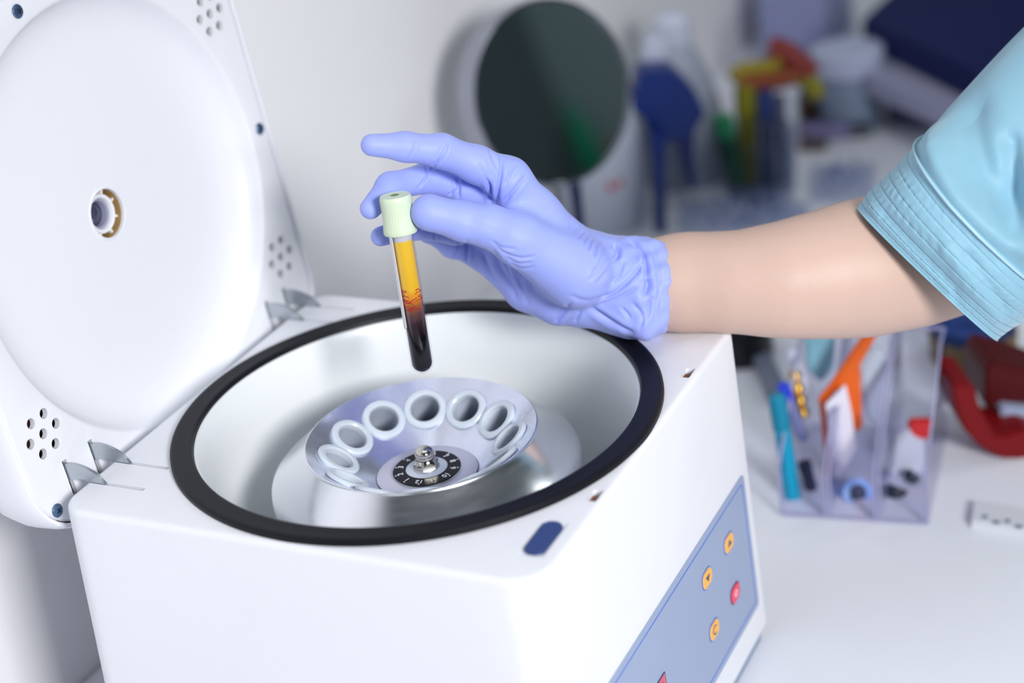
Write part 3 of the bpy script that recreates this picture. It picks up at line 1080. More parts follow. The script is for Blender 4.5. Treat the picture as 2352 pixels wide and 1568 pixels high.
# creases and folds of the stretched nitrile: (points in crop space, width px, depth mm)
def cpt(L): return [(780 + .3953 * x, 260 + .3953 * y) for x, y in L]
CR = [([(438, 140), (430, 210), (395, 275)], 4, .35), ([(630, 150), (620, 210), (590, 265), (545, 305)], 5, .6), ([(612, 190), (588, 250), (555, 300)], 4, .4),
      ([(870, 210), (905, 290), (918, 330)], 5, .6), ([(942, 260), (935, 370), (918, 460), (912, 522)], 6, 1.1), ([(868, 400), (882, 520)], 6, .9), ([(1020, 290), (985, 360), (950, 420)], 5, .5),
      ([(1085, 360), (1030, 430), (955, 522)], 6, .9), ([(820, 290), (830, 350)], 6, .3), ([(850, 370), (875, 440), (885, 520)], 5, .5), ([(500, 305), (502, 370), (455, 440)], 4, .6), ([(682, 380), (692, 430), (690, 490)], 5, 1.0), ([(682, 440), (640, 475)], 4, .8),
      ([(550, 690), (556, 742)], 4, .6), ([(740, 740), (742, 870)], 5, .7), ([(470, 665), (445, 700)], 4, .5), ([(900, 800), (940, 900), (1000, 1000), (1025, 1080)], 8, .8), ([(830, 800), (880, 930), (920, 1000)], 7, .6), ([(960, 860), (1000, 960)], 6, .5),
      ([(900, 765), (960, 812), (1050, 842), (1130, 832)], 5, .5), ([(960, 832), (1040, 872), (1120, 866)], 5, .45), ([(990, 872), (1060, 902), (1130, 892)], 5, .4), ([(880, 740), (950, 780), (1030, 790)], 5, .35),
      ([(1345, 625), (1335, 660)], 4, .5), ([(1378, 655), (1360, 690)], 4, .5), ([(1410, 688), (1392, 725)], 4, .6), ([(1440, 705), (1420, 755)], 4, .6), ([(1468, 720), (1450, 790)], 4, .7), ([(1500, 735), (1485, 830)], 5, .8), ([(1535, 748), (1515, 860), (1470, 930)], 5, .7),
      ([(1590, 758), (1618, 800), (1608, 850)], 8, 1.8), ([(1600, 830), (1560, 910), (1500, 985)], 6, .7), ([(1690, 738), (1752, 790), (1777, 860), (1787, 960)], 7, 1.8), ([(1787, 960), (1795, 1000), (1772, 1060)], 9, 1.8),
      ([(1768, 862), (1700, 950), (1600, 1040), (1500, 1082)], 6, .9), ([(1740, 1000), (1640, 1062), (1480, 1125)], 6, .7), ([(1460, 1130), (1550, 1192), (1620, 1235), (1700, 1275)], 8, 1.6), ([(1340, 1110), (1290, 1170), (1250, 1222)], 7, 1.1), ([(1400, 1150), (1368, 1212)], 6, .7), ([(1340, 1060), (1440, 1090), (1560, 1060)], 7, .4),
      ([(1230, 560), (1180, 620), (1120, 690)], 10, .2), ([(1650, 860), (1620, 940), (1560, 1000)], 5, .5), ([(1560, 820), (1520, 900), (1450, 970)], 5, .5), ([(1700, 1100), (1760, 1180), (1740, 1260)], 7, .7), ([(1820, 780), (1850, 900), (1855, 1050), (1830, 1180)], 6, .5), ([(1640, 1130), (1690, 1190)], 5, .6), ([(1800, 1080), (1790, 1200)], 6, .6),
      ([(700, 600), (820, 640), (930, 700)], 10, .15), ([(560, 300), (530, 335)], 4, .4), ([(415, 150), (410, 200)], 4, .15), ([(700, 740), (690, 800), (660, 850)], 5, .4), ([(1100, 960), (1140, 1050)], 7, .3), ([(1040, 960), (1080, 1060), (1100, 1120)], 6, .3)]
nv = len(me.vertices)
co = np.empty(nv * 3, np.float32); me.vertices.foreach_get('co', co); co = co.reshape(-1, 3).astype(float)
nr = np.empty(nv * 3, np.float32); me.vertices.foreach_get('normal', nr); nr = nr.reshape(-1, 3).astype(float)
px = to_px(co)
facing = np.clip((((CC - co) / np.linalg.norm(CC - co, axis=1)[:, None]) * nr).sum(1) * 3, 0, 1)
disp = np.zeros(nv)
for L, wd, dp in CR:
    L = np.array(cpt(L))
    L = curve_pts(L, 8 * (len(L) - 1)) if len(L) > 2 else L
    best = np.full(nv, 1e9); tt_ = np.zeros(nv)
    tot = len(L) - 1
    for i in range(tot):
        a, b_ = L[i], L[i + 1]
        ba = b_ - a
        h = np.clip(((px - a) @ ba) / (ba @ ba), 0, 1)
        dd = np.hypot(*(px - a - h[:, None] * ba).T)
        m_ = dd < best
        best = np.where(m_, dd, best); tt_ = np.where(m_, (i + h) / tot, tt_)
    fade = np.clip(np.minimum(tt_, 1 - tt_) * 5 + .25, 0, 1)
    q = best / wd
    disp += dp * 0.0014 * fade * (-np.exp(-q * q * 2.2) + 0.30 * np.exp(-((q - 1.7) / 0.9) ** 2))
co += nr * (disp * facing)[:, None]
# crinkled loose cuff
xs = np.clip((px[:, 0] - 1395) / 90, 0, 1)
u = (co - CUTP) @ CUTN
rel = co - CUTP
ang = np.arctan2(rel @ RC[:, 1], rel @ RC[:, 2])
cr_ = (0.00055 * np.sin(ang * 9 + u * 160) + 0.0004 * np.sin(ang * 17 - u * 310 + 1.3) + 0.00035 * np.sin(ang * 5 + u * 520)) * xs
co += nr * cr_[:, None]
me.vertices.foreach_set('co', co.astype(np.float32).ravel())
me.update()
M_glove = mat('nitrile_violet', (156, 170, 244), 0.50, sss=0.08, bump=0.06, bscale=500, spec=0.32, sheen=0.15)
M_glove.node_tree.nodes['Principled BSDF'].inputs['Subsurface Radius'].default_value = (0.003, 0.003, 0.004)
Pn(link('glove', me, M_glove, None, True, 180))['label'] = 'periwinkle blue nitrile glove'

# sleeve
SEC = [((2130, 627, .985), (160, 152), (-6, 10), .042), ((2165, 592, .985), (162, 158), (-18, 22), .050), ((2225, 545, .985), (164, 166), (-32, 34), .063), ((2285, 490, .985), (166, 172), (-42, 42), .066), ((2330, 445, .987), (172, 172), (-44, 44), .068),
       ((2400, 380, .99), (182, 176), (-46, 46), .071), ((2560, 230, 1.0), (196, 180), (-46, 46), .074), ((2760, 60, 1.02), (205, 185), (-46, 46), .076)]
cs = curve_pts([[*c, *e1, *e2, h] for c, e1, e2, h in SEC], 252)
NV = 440
sv, sf = [], []
tvals = np.linspace(0, 1, len(cs))
FOLD = [([(2185, 275), (2215, 330), (2225, 400), (2190, 330)], 0, 0)]
for layer in (0, 1):
    for i, row in enumerate(cs):
        cx, cy, cdp, ax1, ay1, ax2, ay2, hh = row
        c0 = at(cx, cy, cdp)
        e1 = at(cx + ax1, cy + ay1, cdp) - c0
        e2 = at(cx + ax2, cy + ay2, cdp - hh) - c0
        for j in range(NV):
            a = 2 * math.pi * j / NV
            nrm = e1 / np.linalg.norm(e1) * math.cos(a) + e2 / np.linalg.norm(e2) * math.sin(a)
            ca = math.copysign(abs(math.cos(a)) ** .85, math.cos(a)); sa = math.copysign(abs(math.sin(a)) ** .72, math.sin(a))
            sv.append(c0 + e1 * ca + e2 * sa - (nrm * 0.0012 if layer else 0))
nr_ = len(cs)
for layer in (0, 1):
    o0 = layer * nr_ * NV
    for i in range(nr_ - 1):
        for j in range(NV):
            k = (j + 1) % NV
            q = (o0 + i * NV + j, o0 + i * NV + k, o0 + (i + 1) * NV + k, o0 + (i + 1) * NV + j)
            sf.append(q if layer == 0 else q[::-1])
for j in range(NV):
    k = (j + 1) % NV
    sf.append((j, nr_ * NV + j, nr_ * NV + k, k))
sv = np.array(sv)
e1h = at(2290, 779, .985) - at(2130, 627, .985); e1h /= np.linalg.norm(e1h)
spx = to_px(sv)
ii = (np.arange(len(sv)) % (nr_ * NV)) // NV
jj = (np.arange(len(sv)) % NV)
aa = 2 * np.pi * jj / NV
cen = np.array([at(*cs[i][:3]) for i in range(nr_)])[ii]
rad = sv - cen; rad /= np.linalg.norm(rad, axis=1)[:, None]
front = np.clip(np.sin(aa) * 2.2 - .45, 0, 1)


def poly_d(P2, L):
    best = np.full(len(P2), 1e9)
    for a, b_ in zip(L[:-1], L[1:]):
        a = np.array(a, float); b_ = np.array(b_, float); ba = b_ - a
        h = np.clip(((P2 - a) @ ba) / (ba @ ba), 0, 1)
        best = np.minimum(best, np.hypot(*(P2 - a - h[:, None] * ba).T))
    return best


sd = np.zeros(len(sv))
# big folds: (polyline, width px, height mm)
for L, wd, hg in [([(2135, 300), (2170, 385), (2215, 455), (2275, 512), (2352, 560)], 38, 9.0), ([(2215, 260), (2232, 330), (2255, 400), (2300, 450)], 44, -8.0), ([(2318, 330), (2326, 430), (2330, 520)], 26, -6.0), ([(2372, 380), (2375, 480), (2390, 590)], 34, 7.0),
                  ([(2215, 150), (2260, 250), (2300, 300)], 30, -1.2), ([(2000, 475), (2080, 560), (2180, 665)], 10, 1.6), ([(2030, 500), (2100, 575), (2190, 665), (2200, 680)], 13, -1.8), ([(2175, 575), (2215, 640), (2290, 730)], 20, 2.4), ([(2225, 590), (2270, 650), (2310, 710)], 13, -1.8), ([(2300, 620), (2352, 700)], 14, 1.0)]:
    q = poly_d(spx, L) / wd
    sd += hg * 0.001 * np.exp(-q * q) * front
# stitch rows across the band and the seam above it
seam_i = int(round(3 / 7 * 252))
for k in range(1, 8):
    si = k * seam_i / 8.0
    sd += -0.0009 * np.exp(-((ii - si) / 1.1) ** 2)
    sd += 0.0004 * np.exp(-((ii - si) / 0.8) ** 2) * (np.sin(aa * 110 + k) > 0.2)
pk = np.clip(1 - np.abs(ii - seam_i * 0.55) / (seam_i * 0.55), 0, 1)
sd += 0.00035 * np.sin(aa * 52 + 1.5 * np.sin(ii * 0.16)) * (0.5 + 0.5 * np.sin(ii * 0.35 + aa * 7)) * pk * front
sd += np.where(ii > seam_i, -0.0007, 0)
sd += 0.0011 * np.exp(-((ii - seam_i) / 2.0) ** 2)
sd += 0.0006 * np.exp(-(ii / 3.0) ** 2)
sv += rad * sd[:, None]
M_scrub = mat('scrub_cotton', (140, 188, 210), 0.56, bump=0.15, bscale=900, var=0.04, vscale=50, sheen=0.3, spec=0.5)
slv = Pn(pydata('sleeve', sv, sf, M_scrub, angle=180))
slv['label'] = 'light blue sleeve with stitched cuff band'
pp = sv[seam_i * NV:(seam_i + 1) * NV][::4]
pp = np.vstack([pp, pp[:2]])
Vv, Ff = sweep(pp + 0, [0.0008] * len(pp), 8)
pg = pydata('piping', Vv, Ff, mat('piping_pale', (176, 212, 226), .5), slv)
clean_normals(pg)

# ------------------------------------------------------------------ vanity mirror on the worktop
mc = at(1271, 213, 1.44)
mb = on_z(1318, 560, BZ)
mb = np.array([mc[0] + 0.005, mc[1] + 0.01, BZ])
mn = np.array(CC - mc); mn /= np.linalg.norm(mn)
mn = mn + RC[:, 0] * 0.62 + RC[:, 1] * 0.05; mn /= np.linalg.norm(mn)
mir = tag(empty('mirror', tuple(mb)), 'round tilting table mirror with chrome rim on a stand, beside the wall', 'mirror')
minv = Matrix.Translation(-Vector(mb))
MM = Matrix.Translation(Vector(mc)) @ frame_to(mn).to_4x4() @ Matrix.Scale(0.93, 4)


def Mi(o):
    o.parent = mir; o.matrix_parent_inverse = minv
    return o


Mi(lathe_obj('mirror_glass', [(0.0, 0.0005), (0.0795, 0.0005), (0.0797, -0.002), (0.0, -0.002)], mat('mirror_glass', (222, 228, 228), 0.02, metal=1.0), n=72, M=MM))
Mi(lathe_obj('rim', [(0.0795, 0.0004), (0.0802, 0.0018), (0.0818, 0.0020), (0.0830, 0.0008), (0.0842, -0.010), (0.0842, -0.026), (0.080, -0.030), (0.0795, -0.026)], mat('rim_chrome', (170, 172, 184), 0.16, metal=1.0), n=72, M=MM, closed=True))
Mi(lathe_obj('back_shell', [(0.0, -0.044), (0.04, -0.042), (0.07, -0.036), (0.0795, -0.029), (0.0, -0.029)], mat('shell_grey', (110, 112, 122), 0.3, metal=0.7), n=48, M=MM))
top = mc - np.array([0, 0, 0.075])
Mi(lathe_obj('stem', [(0.0, 0), (0.006, 0), (0.0045, 0.02), (0.004, 0.05), (0.0055, top[2] - BZ), (0, top[2] - BZ)], mat('stem_dark', (48, 54, 92), 0.3, metal=0.6), n=24, M=Matrix.Translation((mb[0], mb[1], BZ))))
Mi(lathe_obj('foot', [(0.0, BZ), (0.055, BZ), (0.056, BZ + 0.004), (0.045, BZ + 0.008), (0.012, BZ + 0.012), (0.0, BZ + 0.018)], mat('foot_chrome', (150, 154, 170), 0.2, metal=1.0), n=48, M=Matrix.Translation((mb[0], mb[1], 0))))

# ------------------------------------------------------------------ things on the worktop behind
def gl(name, rgb=(236, 240, 250), rough=0.05, ior=1.3, tint=None):
    return thin_glass(name, rgb, rough)


M_clear = gl('clear_acrylic', (246, 246, 252), 0.04)


def B(px_, py_):
    return on_z(px_, py_, BZ)


def up_at(px_, py_, base):
    """height above the bench of the point seen at (px,py) on the vertical through base"""
    lo_, hi_ = 0.0, 1.0
    for _ in range(40):
        m__ = (lo_ + hi_) / 2
        y = to_px(np.array(base) + [0, 0, m__])[0][1]
        if y > py_: lo_ = m__
        else: hi_ = m__
    return lo_


def upright(px_, y_base, y_top):
    b0 = B(px_, y_base)
    return b0, up_at(px_, y_top, b0)


def thing_lathe(name, label, cat, base, parts, group=None, tilt=None):
    """parts: (part name, profile, material)"""
    R0 = tilt if tilt is not None else Matrix.Identity(3)
    e = tag(empty(name, tuple(base), R0), label, cat, group)
    for pn, pf_, m_ in parts:
        lathe_obj(pn, pf_, m_, e, n=36)
    return e


SC = lambda d: d / F      # metres per pixel at depth d
# white wash bottles and a blue caddy beside the mirror
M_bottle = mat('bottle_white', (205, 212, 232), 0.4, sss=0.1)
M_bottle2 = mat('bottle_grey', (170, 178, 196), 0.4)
b1, h1 = upright(1572, 405, 30)
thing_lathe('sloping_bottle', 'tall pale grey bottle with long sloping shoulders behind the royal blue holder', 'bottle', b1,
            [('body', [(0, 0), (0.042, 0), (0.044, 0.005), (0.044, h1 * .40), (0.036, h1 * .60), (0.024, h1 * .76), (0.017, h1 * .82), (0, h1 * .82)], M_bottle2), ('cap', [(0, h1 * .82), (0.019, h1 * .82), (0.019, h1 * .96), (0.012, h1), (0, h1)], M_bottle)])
# royal blue holder with two legs
M_rb = mat('royal_blue', (4, 42, 118), 0.4)
hb = B(1530, 560)
dB = float(-((hb - CC) @ RC[:, 2]))


def blade(name, pts2, depth, thick, m_, parent=None, origin=None):
    """solid plate standing at `depth` from its outline as seen, with real thickness"""
    P = [at(x, y, depth) for x, y in pts2]
    nrm = -RC[:, 2]
    nrm = np.array([nrm[0], nrm[1], 0]); nrm /= np.linalg.norm(nrm)
    n = len(P)
    bm = bmesh.new()
    o = np.array(origin) if origin is not None else np.zeros(3)
    c = np.mean(P, 0)
    def proj_(p):
        r = p - CC
        t = ((c - CC) @ nrm) / (r @ nrm)
        return CC + r * t
    P = [proj_(p) for p in P]
    vs = [bm.verts.new(Vector(p - o)) for p in P]
    f = bm.faces.new(vs)
    r = bmesh.ops.extrude_face_region(bm, geom=[f])
    bmesh.ops.translate(bm, vec=Vector(nrm * thick), verts=[g_ for g_ in r['geom'] if isinstance(g_, bmesh.types.BMVert)])
    bmesh.ops.bevel(bm, geom=[e for e in bm.edges], offset=min(0.002, thick * .2), segments=2, affect='EDGES', clamp_overlap=True)
    return bobj(name, bm, m_, parent)


hold = tag(empty('blue_holder', tuple(hb)), 'royal blue plastic holder with white neck, wide middle and two narrow legs', 'holder')
blade('white_neck', [(1478, 170), (1480, 105), (1492, 88), (1520, 90), (1530, 110), (1532, 170)], dB + .012, 0.020, M_bottle, hold, hb)
blade('holder_body', [(1470, 165), (1545, 160), (1600, 215), (1622, 262), (1590, 310), (1540, 330), (1500, 325), (1480, 275), (1452, 250), (1462, 200)], dB, 0.035, M_rb, hold, hb)
blade('leg', [(1492, 300), (1530, 320), (1528, 400), (1530, 552), (1510, 556), (1508, 420)], dB, 0.03, M_rb, hold, hb)
blade('leg', [(1556, 320), (1596, 300), (1592, 360), (1600, 432), (1584, 436), (1572, 380)], dB + .05, 0.03, M_rb, hold, hb)

# white rounded tub with red sticker behind the mirror
b3 = B(1425, 560)
tubh = up_at(1425, 255, b3)
e = thing_lathe('white_tub', 'pale grey round container with small red sticker behind the hand', 'container', b3 + np.array([-0.036, 0.050, 0]),
                [('body', [(0, 0), (0.040, 0), (0.043, 0.006), (0.045, tubh * .7), (0.040, tubh * .92), (0.030, tubh), (0, tubh)], mat('tub_pale', (196, 204, 220), 0.45))])
bm = bmesh.new()
b_box(bm, (0, 0, 0), (0.0155, 0.0015, 0.008), rot=Matrix.Rotation(-0.35, 3, 'Y'), bevel=0.0005)
stk = bobj('sticker', bm, mat('sticker_red', (200, 64, 84), 0.5), e)
cdir = (CC - (b3 + np.array([-0.036, 0.050, 0]))); cdir[2] = 0; cdir /= np.linalg.norm(cdir)
rgt = np.cross([0, 0, 1], cdir)
ang_ = math.atan2(-cdir[0], cdir[1]) + math.pi
sp_ = cdir * 0.0415 + rgt * 0.012
stk.location = (sp_[0], sp_[1], tubh * .40)
stk.rotation_euler = (0, 0, math.atan2(cdir[1], cdir[0]) + math.pi / 2 + 0.3)
# clear cup of pens
b4, h4 = upright(1745, 440, 300)
cup = thing_lathe('pen_cup', 'clear glass cup holding markers beside the white jar', 'cup', b4,
                  [('wall', [(0, 0), (0.034, 0), (0.036, 0.003), (0.040, h4), (0.0385, h4), (0.0345, 0.006), (0, 0.005)], gl('cup_glass', (228, 232, 240)))])


def stick(name, label, cat, p0, p1, r, m_, capm=None, group=None, n=14):
    p0 = np.array(p0); p1 = np.array(p1)
    L = np.linalg.norm(p1 - p0)
    e = tag(empty(name, tuple(p0), frame_to(p1 - p0)), label, cat, group)
    lathe_obj('barrel', [(0, 0), (r * .8, 0.0005), (r, 0.003), (r, L * .68), (0, L * .68)], m_, e, n=n)
    lathe_obj('cap', [(0, L * .68), (r * 1.1, L * .68), (r * 1.1, L * .97), (r * .7, L), (0, L)], capm or m_, e, n=n)
    return e


db4 = float(-((b4 - CC) @ RC[:, 2]))
stick('marker', 'green marker leaning at the left of the glass cup', 'marker', at(1690, 425, db4 + .00), at(1658, 262, db4 - .02), 0.0095, mat('marker_green', (30, 96, 62), 0.4), mat('cap_mint', (44, 142, 92), 0.4))
stick('marker', 'olive yellow marker standing in the glass cup', 'marker', at(1720, 425, db4 + .02), at(1712, 190, db4), 0.0105, mat('marker_olive', (112, 110, 24), 0.4), mat('cap_olive', (140, 136, 20), 0.4))
stick('marker', 'dark navy marker behind the olive one in the glass cup', 'marker', at(1765, 425, db4 + .0), at(1757, 205, db4), 0.008, mat('marker_navy', (52, 62, 98), 0.4), mat('cap_navy', (34, 58, 126), 0.4))
stick('marker', 'grey marker at the right of the glass cup', 'marker', at(1800, 420, db4 + .01), at(1790, 215, db4 + .02), 0.0055, mat('marker_grey', (120, 124, 150), 0.4))
# red and yellow clamp-like grips resting on top of the pens
sc_ = tag(empty('scissors', tuple(at(1770, 200, db4))), 'red and yellow handled scissors standing in the glass cup', 'scissors')
so0 = at(1770, 200, db4)
for nm, pth, rr_, m_ in (('yellow_grip', [(1685, 185), (1700, 165), (1740, 158), (1775, 150), (1790, 125)], .0085, mat('grip_yellow', (156, 140, 22), 0.45)), ('red_grip', [(1765, 112), (1800, 120), (1840, 150), (1862, 175)], .013, mat('grip_red', (128, 30, 26), 0.45)),
                         ('orange_grip', [(1700, 195), (1740, 190), (1790, 182), (1830, 170)], .010, mat('grip_brown', (140, 62, 22), 0.45)), ('yellow_tip', [(1835, 180), (1865, 190), (1880, 225)], .009, mat('grip_yellow2', (140, 134, 30), 0.45)),
                         ('blade', [(1760, 200), (1768, 300), (1772, 405)], .004, M_zinc)):
    P3 = curve_pts([at(x, y, db4) - so0 for x, y in pth], 16)
    Vv, Ff = sweep(P3, [rr_] * len(P3), 12)
    o = pydata(nm, Vv, Ff, m_, sc_)
    clean_normals(o)
# white jar and what lies before it
b5, h5 = upright(1952, 285, 108)
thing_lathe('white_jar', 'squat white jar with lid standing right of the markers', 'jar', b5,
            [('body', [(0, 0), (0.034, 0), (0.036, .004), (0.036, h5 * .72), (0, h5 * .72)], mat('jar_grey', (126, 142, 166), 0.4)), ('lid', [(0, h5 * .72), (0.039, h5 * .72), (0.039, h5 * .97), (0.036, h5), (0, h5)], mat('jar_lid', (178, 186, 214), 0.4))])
b6 = B(1915, 318)
d6 = float(-((b6 - CC) @ RC[:, 2]))
stick('torch', 'small lavender torch with dark end lying before the white jar', 'torch', at(1835, 300, d6), at(2000, 306, d6 + .0), 0.0105, mat('torch_lav', (112, 108, 152), 0.4), mat('torch_dark', (44, 52, 66), 0.4))
b7 = B(1868, 345)
thing_lathe('brown_vial', 'small dark brown vial behind the lavender torch', 'vial', B(1858, 300),
            [('body', [(0, 0), (0.0105, 0), (0.011, .002), (0.011, .040), (.006, .046), (.006, .052), (0, .052)], mat('vial_brown', (46, 26, 12), 0.2, coat=.4)), ('cap', [(0, .052), (.0085, .052), (.0085, .062), (0, .063)], mat('vial_cap', (60, 52, 48), 0.5))])
bm = bmesh.new(); b_box(bm, (0, 0, 0.004), (0.028, 0.018, 0.008), bevel=0.002)
o = bobj('eraser', bm, mat('eraser_brown', (96, 86, 82), 0.6)); o.location = B(1868, 342); tag(o, 'small grey brown eraser below the lavender torch', 'eraser')

# boxes on the right: grey box, white tray with navy binder on top, lavender carton
def box_thing(name, label, cat, corners, h, m_, extra=None, z0=BZ, bev=0.002):
    """corners: four px points of the base on the plane z0"""
    P = [on_z(x, y, z0) for x, y in corners]
    c = np.mean(P, 0)
    bm = bmesh.new()
    vs = [bm.verts.new(Vector(p - c)) for p in P]
    f = bm.faces.new(vs)
    r = bmesh.ops.extrude_face_region(bm, geom=[f])
    bmesh.ops.translate(bm, vec=(0, 0, h), verts=[g_ for g_ in r['geom'] if isinstance(g_, bmesh.types.BMVert)])
    bmesh.ops.bevel(bm, geom=list(bm.edges), offset=bev, segments=2, affect='EDGES')
    o = bobj(name, bm, m_)
    o.location = Vector(c)
    return tag(o, label, cat), c


box_thing('storage_box', 'dark grey storage box supporting the pale tray', 'box', [(2035, 285), (2170, 300), (2330, 160), (2230, 60)], 0.045, mat('box_slate', (84, 88, 118), 0.5))
box_thing('paper_tray', 'pale lilac flat tray lying under the navy binder', 'tray', [(1985, 215), (2235, 330), (2500, 60), (2210, -60)], 0.022, mat('tray_lilac', (160, 162, 190), 0.5), z0=BZ + 0.046)
o, _ = box_thing('navy_binder', 'navy blue binder lying on the pale lilac tray', 'binder', [(1982, 105), (2240, 235), (2480, 20), (2220, -130)], 0.03, mat('binder_navy', (22, 30, 84), 0.65, spec=0.2), z0=BZ + 0.070)
box_thing('carton', 'lavender grey carton standing behind the scissors handles', 'carton', [(1752, 150), (1905, 150), (1960, 60), (1810, 60)], 0.10, mat('carton_lav', (142, 148, 190), 0.55))
# crumpled clear film on the bench
def film(name, label, px0, px1, py0, py1, amp, seed):
    r_ = np.random.default_rng(seed)
    nx_, ny_ = 26, 16
    V_ = []
    g_ = r_.normal(size=(nx_, ny_))
    for i in range(nx_):
        for j in range(ny_):
            p = on_z(px0 + (px1 - px0) * i / (nx_ - 1), py0 + (py1 - py0) * j / (ny_ - 1), BZ)
            e_ = math.sin(math.pi * i / (nx_ - 1)) * math.sin(math.pi * j / (ny_ - 1))
            p[2] += 0.0015 + abs(g_[i, j]) * amp * (e_ ** .5)
            V_.append(p)
    c = np.mean(V_, 0); c[2] = BZ
    V_ = [v - c for v in V_]
    F_ = [(i * ny_ + j, (i + 1) * ny_ + j, (i + 1) * ny_ + j + 1, i * ny_ + j + 1) for i in range(nx_ - 1) for j in range(ny_ - 1)]
    o = pydata(name, V_, F_, gl('film_' + str(seed), (243, 245, 250), 0.12), smooth=False)
    s = o.modifiers.new('t', 'SOLIDIFY'); s.thickness = 0.0006
    o.location = Vector(c)
    return tag(o, label, 'packaging')


film('plastic_film', 'crumpled clear plastic packaging between the blue holder and the forearm', 1560, 1860, 470, 545, 0.012, 3)
film('plastic_bag', 'crumpled clear bag lying behind the sleeve edge', 1860, 2010, 380, 470, 0.010, 4)

# dark object behind the centrifuge corner
b8 = B(1722, 850)
o = thing_lathe('black_lamp_foot', 'black round object half hidden behind the centrifuge corner', 'object', B(1700, 815),
                [('body', [(0, 0), (0.026, 0), (0.028, .004), (0.027, .03), (0.02, .04), (0, .042)], mat('gloss_black', (14, 14, 18), 0.3))])
bm = bmesh.new(); b_box(bm, (0, 0, 0.006), (0.016, 0.10, 0.010), bevel=0.002)
o = bobj('grey_strip', bm, mat('strip_grey', (120, 128, 146), 0.4)); o.location = B(1760, 860); o.rotation_euler = (0, 0, 0.5)
tag(o, 'pale grey strip lying beside the pen organiser', 'strip')

# ---- acrylic organiser with three bays
u_o = B(2130, 1205) - B(1796, 1184); Wd = np.linalg.norm(u_o); u_o /= Wd
v_o = np.cross([0, 0, 1], u_o)
oc = B(1796, 1184)
Ro = Matrix((tuple(u_o), tuple(v_o), (0, 0, 1))).transposed()
org = tag(empty('organiser', tuple(oc), Ro), 'clear acrylic desk organiser with three bays full of small supplies', 'organiser')
dep = 0.125
oh = 0.085
tk = 0.0022
bays = [0, Wd * .31, Wd * .345, Wd * .65, Wd * .685, Wd]
bm = bmesh.new(); b_box(bm, (Wd / 2, dep / 2, tk / 2), (Wd + tk, dep, tk), bevel=.0004); bobj('floor_sheet', bm, M_clear, org)
bm = bmesh.new(); b_box(bm, (Wd / 2, dep, oh * .5), (Wd, tk, oh), bevel=.0004); bobj('back_sheet', bm, M_clear, org)
for k, x in enumerate(bays):
    ol = [(0, tk), (dep, tk), (dep, oh), (dep * .8, oh), (dep * .05, .042), (0, .038)]
    bm = bmesh.new()
    vs = [bm.verts.new((x - tk / 2, a, b_)) for a, b_ in ol]
    f = bm.faces.new(vs)
    r = bmesh.ops.extrude_face_region(bm, geom=[f])
    bmesh.ops.translate(bm, vec=(tk, 0, 0), verts=[g_ for g_ in r['geom'] if isinstance(g_, bmesh.types.BMVert)])
    bobj('side_sheet' if k in (0, 5) else 'divider', bm, M_clear, org)


M_edge = mat('acrylic_edge', (160, 160, 198), .18, spec=.6)
for k, x in enumerate(bays):
    pth = [(x, 0, .003), (x, 0, .038), (x, dep * .05, .042), (x, dep * .8, oh), (x, dep, oh)]
    Vv, Ff = sweep(pth, [.0011] * 5, 6)
    clean_normals(pydata('edge_strip', Vv, Ff, M_edge, org))
for y_, z_ in ((0, .002), (dep, oh)):
    Vv, Ff = sweep([(0, y_, z_), (Wd / 2, y_, z_), (Wd, y_, z_)], [.0012] * 3, 6)
    clean_normals(pydata('edge_strip', Vv, Ff, M_edge, org))


def OW(x, y, z): return np.array(oc) + u_o * x + v_o * y + np.array([0, 0, z])


dO = 1.215
stick('pen', 'long turquoise pen standing at the left of the organiser', 'pen', at(1823, 1150, dO + .005), at(1783, 905, dO - .02), 0.0058, mat('turquoise', (0, 158, 196), 0.35), mat('teal_dark', (10, 132, 166), 0.35))
stick('pen', 'blue pen leaning beside the turquoise pen in the organiser', 'pen', at(1846, 1010, dO + .015), at(1796, 880, dO - .0), 0.0042, mat('pen_clear', (120, 126, 176), 0.3), mat('pen_blue', (40, 66, 214), 0.35))
stick('pen', 'black pen low in the left bay of the organiser', 'pen', at(1865, 1125, dO + .01), at(1846, 1060, dO + .0), 0.0045, mat('pen_black', (40, 44, 70), 0.35))
gp_ = at(1838, 930, dO + .02)
gt = tag(empty('gold_chain', tuple(gp_)), 'gold and white beaded tag hanging in the left bay of the organiser', 'chain')
for k in range(4):
    q = at(1826 + k * 6, 862 + k * 28, dO + .02) - gp_
    lathe_obj('bead', [(0, -.005), (.0035, -.0035), (.005, 0), (.0035, .0035), (0, .005)], mat('gold', (232, 190, 90), 0.18, metal=1.0) if k % 2 == 0 else bpy.data.materials.get('gold'), gt, n=18, M=Matrix.Translation(Vector(q)))
stick('ampoule', 'white plastic ampoule standing behind the gold beads', 'ampoule', at(1850, 905, dO + .03), at(1815, 800, dO + .03), 0.0052, mat('ampoule', (214, 218, 240), 0.25))
# packets: thin pillow pouches
def pouch(name, label, outline, d, thick, m_, border=None, inset=None, cat='packet'):
    c0 = at(*np.mean(outline, 0), d)
    e = tag(empty(name, tuple(c0)), label, cat)
    blade('pouch', outline, d, thick, m_, e, c0)
    if inset:
        blade('printed_panel', inset, d - .0035, .0025, border, e, c0)
    return e


